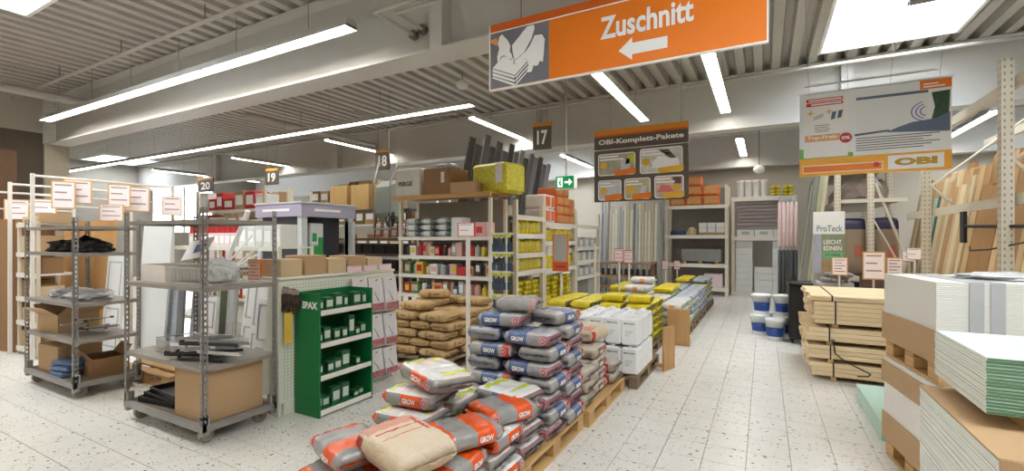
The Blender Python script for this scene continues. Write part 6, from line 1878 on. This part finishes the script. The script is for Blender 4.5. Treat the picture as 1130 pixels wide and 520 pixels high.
# tall product stand behind the buckets
t = rack('slim product stand with hanging rolls behind the buckets', .28, 11.3, .58, 11.7, 2.6, (.1, 1.2), '-Y', 'product_stand', PANG, PANG, .05)
for zb in (2.492, 1.492):
    MB().box(-.16, -.30, zb - .012, .16, -.26, zb + .01).box(-.15, -.30, zb, -.13, -.2, zb + .02).box(.13, -.30, zb, .15, -.2, zb + .02).build('hanging_bar', PANG, t)
for i in range(5):
    for k in range(2):
        tag(MB().lathe([(.03, 0), (.034, .02), (.034, .9), (.012, .93)], 10, ).build('roll', (mat('roll_pink', (216, 190, 186), .5), mat('roll_dark', (74, 76, 80), .5))[k], None, (.22 + i * .09 if False else .29 + i * .072, 11.22, (1.55, .55)[k]), smooth=True), '%s roll hanging on the slim stand behind the buckets, %s' % (('pale pink', 'dark grey')[k], nth[i] + ' from left'), 'roll', 'hanging rolls')

# ================================================================ RIGHT RACKS
POSTC = mat('rack_post_cream', (214, 206, 188), .5, vary=.03)
def upright(t, x, y, h, w=.085):
    mb = MB().box(x - w / 2, y - w / 2, 0, x + w / 2, y + w / 2, h)
    p = mb.build('post', POSTC, t)
    hm = MB()
    for i in range(int(h / .06)):
        for s in (-.022, .022):
            hm.add([(x + s - .006, y - w / 2 - .001, .04 + i * .06), (x + s + .006, y - w / 2 - .001, .04 + i * .06), (x + s + .006, y - w / 2 - .001, .065 + i * .06), (x + s - .006, y - w / 2 - .001, .065 + i * .06)], [(0, 1, 2, 3)])
            hm.add([(x - w / 2 - .001, y + s + .006, .04 + i * .06), (x - w / 2 - .001, y + s - .006, .04 + i * .06), (x - w / 2 - .001, y + s - .006, .065 + i * .06), (x - w / 2 - .001, y + s + .006, .065 + i * .06)], [(0, 1, 2, 3)])
    q = hm.build('punched_slots', mat('slot_shadow', (150, 142, 126), .7, vary=0), p); q['kind'] = 'stuff'
t = thing('timber_rack', 'cream timber rack with leaning boards behind the plasterboards', 'rack', (1.9, 5.2, 0))
for y in (.55, 2.87):
    upright(t, 0, y, 3.3); upright(t, 1.0, y, 3.3)
    MB().path([(0.05, y, .4), (.95, y, 1.4), (.05, y, 2.4), (.95, y, 3.2)], .016, 6).build('brace', POSTC, t)
for z in (.3, 2.05, 3.1):
    MB().box(.06, -.1, z - .05, .1, 4.1, z + .05).build('beam', POSTC, t)
    MB().box(.94, -.1, z - .05, .98, 4.1, z + .05).build('beam', POSTC, t)
MB().box(.0, 1.55, 1.66, .03, 1.66, 2.0).build('end_guard', BLACKM, t)
MB().tube((.02, 1.6, 1.84), (.02, -.05, 1.80), .016, 8).build('divider_bar', BLACKM, t)
MB().path([(.05, 1.55, 1.62), (-.02, 1.3, 1.58), (.0, .9, 1.60), (.02, .0, 1.70)], .008, 6).build('divider_wire', BLACKM, t)
bcol = [('pale spruce', SPRUCEZ), ('reddish spruce', wood('standing_pine', (206, 164, 116), (168, 122, 78), 'Z')), ('cream', wood('standing_cream', (230, 214, 178), (206, 184, 144), 'Z')), ('mint green', MINT), ('dark green', mat('dark_green_board', (84, 100, 84), .6)), ('brown', wood('standing_brown', (176, 136, 90), (142, 104, 64), 'Z'))]
seq = [0, 2, 1, 0, 2, 0, 3, 4, 2, 0, 2, 1, 0, 2, 0, 2, 0, 5, 5, 0, 1, 5, 0, 2, 0, 5, 0, 1, 0, 2, 5, 0]
nth2 = nth + ['twenty-first', 'twenty-second', 'twenty-third', 'twenty-fourth', 'twenty-fifth', 'twenty-sixth', 'twenty-seventh', 'twenty-eighth', 'twenty-ninth', 'thirtieth', 'thirty-first', 'thirty-second', 'thirty-third', 'thirty-fourth', 'thirty-fifth', 'thirty-sixth', 'thirty-seventh', 'thirty-eighth', 'thirty-ninth', 'fortieth']
for row in range(3):
    y, i = 10.6 - .05 * row, 0
    while y > 5.1 and i < 40:
        q = seq[(i + row * 5) % len(seq)]
        w = (.13, .16, .11, .18, .14)[i % 5] + (.16 if q == 5 else 0)
        h = 2.45 + .18 * math.sin(i * 1.7 + row) + .09 * row + (.22 if y < 7 else 0)
        nm, m_ = bcol[q]
        th = random.uniform(.035, .07)
        ln = .15 + random.uniform(-.003, .003)
        for yb in (5.75, 8.07):
            if y - w - .03 < yb < y + .03:
                y = yb - .035
        tag(MB().add([(0, -w / 2, 0), (th, -w / 2, 0), (th, w / 2, 0), (0, w / 2, 0), (ln * h, -w / 2, h), (ln * h + th, -w / 2, h), (ln * h + th, w / 2, h), (ln * h, w / 2, h)],
                     [(3, 2, 1, 0), (4, 5, 6, 7), (0, 1, 5, 4), (1, 2, 6, 5), (2, 3, 7, 6), (3, 0, 4, 7)]).build('leaning_board', m_, None, (2.04 + row * .12, y - w / 2, .02)),
            '%s board leaning in the right timber rack, %s row, %s from the far end' % (nm, ('front', 'middle', 'rear')[row], nth2[i]), 'board', 'leaning boards')
        y -= w + .012; i += 1
for i, (y_, z_) in enumerate(((8.18, 1.42), (8.42, 1.38))):
    price_card('brown framed price card at the foot of the leaning boards, %s' % ('right', 'left')[i], 1.80, y_, z_, .2, .16, R(-50), rows=2, frame=CARD)
    pole('short pole holding the brown price card, %s' % ('right', 'left')[i], 1.81, y_ + .02, z_ + .1, .014)
# second rack further back
t = thing('storage_rack', 'cream storage rack beyond the timber stack with insulation sacks', 'rack', (1.07, 9.33, 0))
for x, y in ((0, 0), (.44, 0), (0, 3.9), (.95, 3.9), (.9, 1.2)):
    upright(t, x, y, 3.35)
MB().path([(.5, .0, 2.6), (.92, 0, 1.3)], .02, 6).build('brace', POSTC, t)
MB().path([(.46, .0, 2.05), (.85, 0, 1.2)], .014, 6).build('brace', POSTC, t)
for z in (1.1, 2.35, 3.0):
    MB().box(.05, .05, z - .03, .9, 3.85, z).build('shelf', mat('chip_shelf_grey', (176, 166, 150), .6), t)
    MB().box(-.02, .05, z - .08, .0, 3.85, z).build('beam', POSTC, t)
    MB().box(.05, -.03, z - .06, .9, -.01, z).build('beam', POSTC, t)
M_INS = sack_mat('insulation_sack', (150, 132, 112), [(.34, .52, (44, 38, 70)), (-.1, .05, (170, 120, 100))], .95, .36, .3, None, (), .4, .4, .2)
ins = bag_mesh('bag_body', .95, .36, .3, M_INS, 3, 6, 5, .008, 0)
for v in ins.vertices:
    x_, y_, z_ = v.co
    v.co = (y_, z_ - .15, x_ + .475)
# upright sacks: the print runs round the length, so give the standing mesh its own bands by height
M_INS2 = bpy.data.materials.new('insulation_sack_standing'); M_INS2.use_nodes = True
nt = M_INS2.node_tree; b = nt.nodes['Principled BSDF']
tc = N(nt, 'ShaderNodeTexCoord'); sp = N(nt, 'ShaderNodeSeparateXYZ'); nt.links.new(tc.outputs['Object'], sp.inputs[0])
c_ = mix_col(nt, between(nt, sp.outputs[2], .76, 1.0), lin((160, 142, 120)), lin((46, 40, 74)))
c_ = mix_col(nt, math_node(nt, 'MULTIPLY', between(nt, sp.outputs[2], .3, .5), between(nt, sp.outputs[0], .0, .12)), c_, lin((190, 110, 90)))
nt.links.new(c_, b.inputs['Base Color']); b.inputs['Roughness'].default_value = .4
ins.materials.clear(); ins.materials.append(M_INS2)
for i, (x, y) in enumerate(((1.30, 9.56), (1.73, 9.56), (1.32, 9.95), (1.75, 9.95))):
    tag(obj('insulation_sack', ins, None, (x, y, 1.102), (0, 0, R(random.uniform(-6, 6)))), 'brown insulation sack with dark purple top, %s' % ('front left', 'front right', 'rear left', 'rear right')[i], 'sack', 'insulation sacks')
for i in range(3):
    carton('purple_carton', 'dark purple carton in the lower level of the rack beyond the timber, %s' % ('left', 'middle', 'right')[i], 'box', 1.28 + i * .25, 9.72, .75, .24, .3, .22, mat('purple_carton', (58, 52, 104), .5), 0, 'purple cartons', lab=PANW)
tag(MB().box(0, 0, 0, .85, .8, .03).box(.02, .02, -.70, .08, .08, 0).box(.77, .02, -.70, .83, .08, 0).box(.02, .72, -.70, .08, .78, 0).box(.77, .72, -.70, .83, .78, 0).build('low_bench', POSTC, None, (1.14, 9.52, .715)), 'low cream bench carrying the purple cartons', 'bench')
for i in range(3):
    crumple('wrapped_bundle', 'film-wrapped bundle on the upper level of the rack beyond the timber, %s' % ('front', 'middle', 'rear')[i], 'bundle', 1.52, 9.98 + i * .9, 2.354, .70, .7, .45, mat('dim_film', (176, 164, 156), .35, vary=.15, bump=.5, bscale=14), 80 + i, .2, 'wrapped bundles')
# long profiles leaning on the rack front
LM = [mat('profile_cream', (226, 216, 186), .5), mat('profile_grey', (170, 174, 170), .45), mat('profile_green', (196, 208, 180), .5), wood('profile_wood', (198, 160, 108), (160, 122, 76), 'Z')]
for i in range(14):
    y_ = 9.72 + i * .24
    h_ = 3.0 + .1 * math.sin(i * 2.1)
    k = (0, 2, 0, 3, 3, 1, 1, 1, 0, 1, 1, 0, 1, 1)[i]
    x0_ = .62 + random.uniform(-.03, .03)
    lx_ = .34
    tag(MB().add([(0, -.08, 0), (.04, -.08, 0), (.04, .08, 0), (0, .08, 0), (lx_, -.08, h_), (lx_ + .04, -.08, h_), (lx_ + .04, .08, h_), (lx_, .08, h_)],
                 [(3, 2, 1, 0), (4, 5, 6, 7), (0, 1, 5, 4), (1, 2, 6, 5), (2, 3, 7, 6), (3, 0, 4, 7)]).build('leaning_profile', LM[k], None, (x0_, y_, 0)),
        '%s long profile leaning on the far rack, %s from the viewer' % (('cream', 'grey', 'pale green', 'wooden')[k], nth[i]), 'profile', 'leaning profiles')
# board sign
t = thing('display_board', 'white and green display board lettered ProTeck behind the timber stack', 'sign', (.70, 8.92, 1.16))
MB().box(0, 0, 0, .42, .02, .98).build('panel', SWHITE, t)
rect(t, 'photo_field', 0, 0, .42, .62, -.002, mat('print_sage', (150, 160, 128), .5, vary=.15, scale=12))
rect(t, 'photo_field', 0, 0, .11, .62, -.003, mat('print_lilac', (176, 178, 196), .5, vary=.1, scale=12))
rect(t, 'photo_field', .11, 0, .42, .20, -.003, mat('print_earth', (176, 150, 104), .5, vary=.2, scale=12))
lettering(t, 'ProTeck', .05, .66, .39, .76, -.004, mat('sign_sage_text', (120, 146, 150), .5, vary=0), .015)
lettering(t, 'LEICHT', .14, .46, .38, .53, -.005, SWHITE, .02)
lettering(t, 'EDNEN', .14, .36, .38, .43, -.005, SWHITE, .02)
rect(t, 'green_bar', .13, .25, .40, .33, -.004, mat('print_mint', (120, 196, 140), .5, vary=0))
lettering(t, 'STARK', .16, .265, .37, .315, -.006, mat('sign_moss', (70, 120, 80), .5, vary=0), .02)
MB().box(.0, .03, -1.16, .04, .07, .9).build('stand_leg', PANG, t)
MB().box(.38, .03, -1.16, .42, .07, .9).build('stand_leg', PANG, t)
# low brown box and rolled hoses
carton('brown_cabinet', 'low dark brown box behind the timber stack', 'box', 1.60, 8.72, 0, .6, .34, 1.14, mat('brown_cabinet', (112, 92, 82), .6), 0)
carton('pale_crate', 'pale plinth under the grey rolled hoses', 'box', .95, 8.66, 0, .46, .36, 1.04, PANG, 0)
for i in range(2):
    t = thing('hose_roll', ('grey rolled hose lying behind the timber stack, lower', 'grey rolled hose lying behind the timber stack, upper')[i], 'hose', ((.95 + .05 * i), 8.62, 1.042 + .075 * i), R(15 * i), 'rolled hoses')
    mb = MB(); n = 20
    for k in range(3):
        r_ = .16 - .02 * k
        mb.path([(r_ * math.cos(2 * math.pi * q / n), r_ * math.sin(2 * math.pi * q / n), .037 + .0 * k) for q in range(n + 1)], .035, 8)
    mb.build('coil', mat('hose_grey', (150, 142, 142), .5, vary=.15), t)
    MB().tube((.16, 0, .037), (.16, -.10, .037), .02, 8).build('hose_end', PINKC, t)
for i, (x, y, z, w, h) in enumerate(((.98, 8.30, 1.17, .19, .26), (1.38, 8.28, 1.12, .26, .40), (1.62, 8.32, 1.16, .18, .28))):
    price_card('white price card in orange frame above the timber stack, %s' % ('left, small', 'middle, largest', 'right, narrow')[i], x, y, z, w, h, 0, rows=3 if i == 1 else 5)
    pole('white pole holding the %s price card above the timber stack' % ('left', 'middle', 'right')[i], x + (.0 if i else .0), y + .03, z + .2, .014)
# ================================================================ SMALL FITTINGS
t = thing('wall_pictogram', 'small dark pictogram plate high on the back wall above the exit sign', 'sign', (-5.75, 16.57, 4.15))
MB().box(0, 0, 0, .36, .02, .30).build('plate', SPALE, t)
for i in range(2):
    for j in range(2):
        rect(t, 'pictogram', .03 + i * .17, .03 + j * .14, .16 + i * .17, .13 + j * .14, -.003, SDARK)
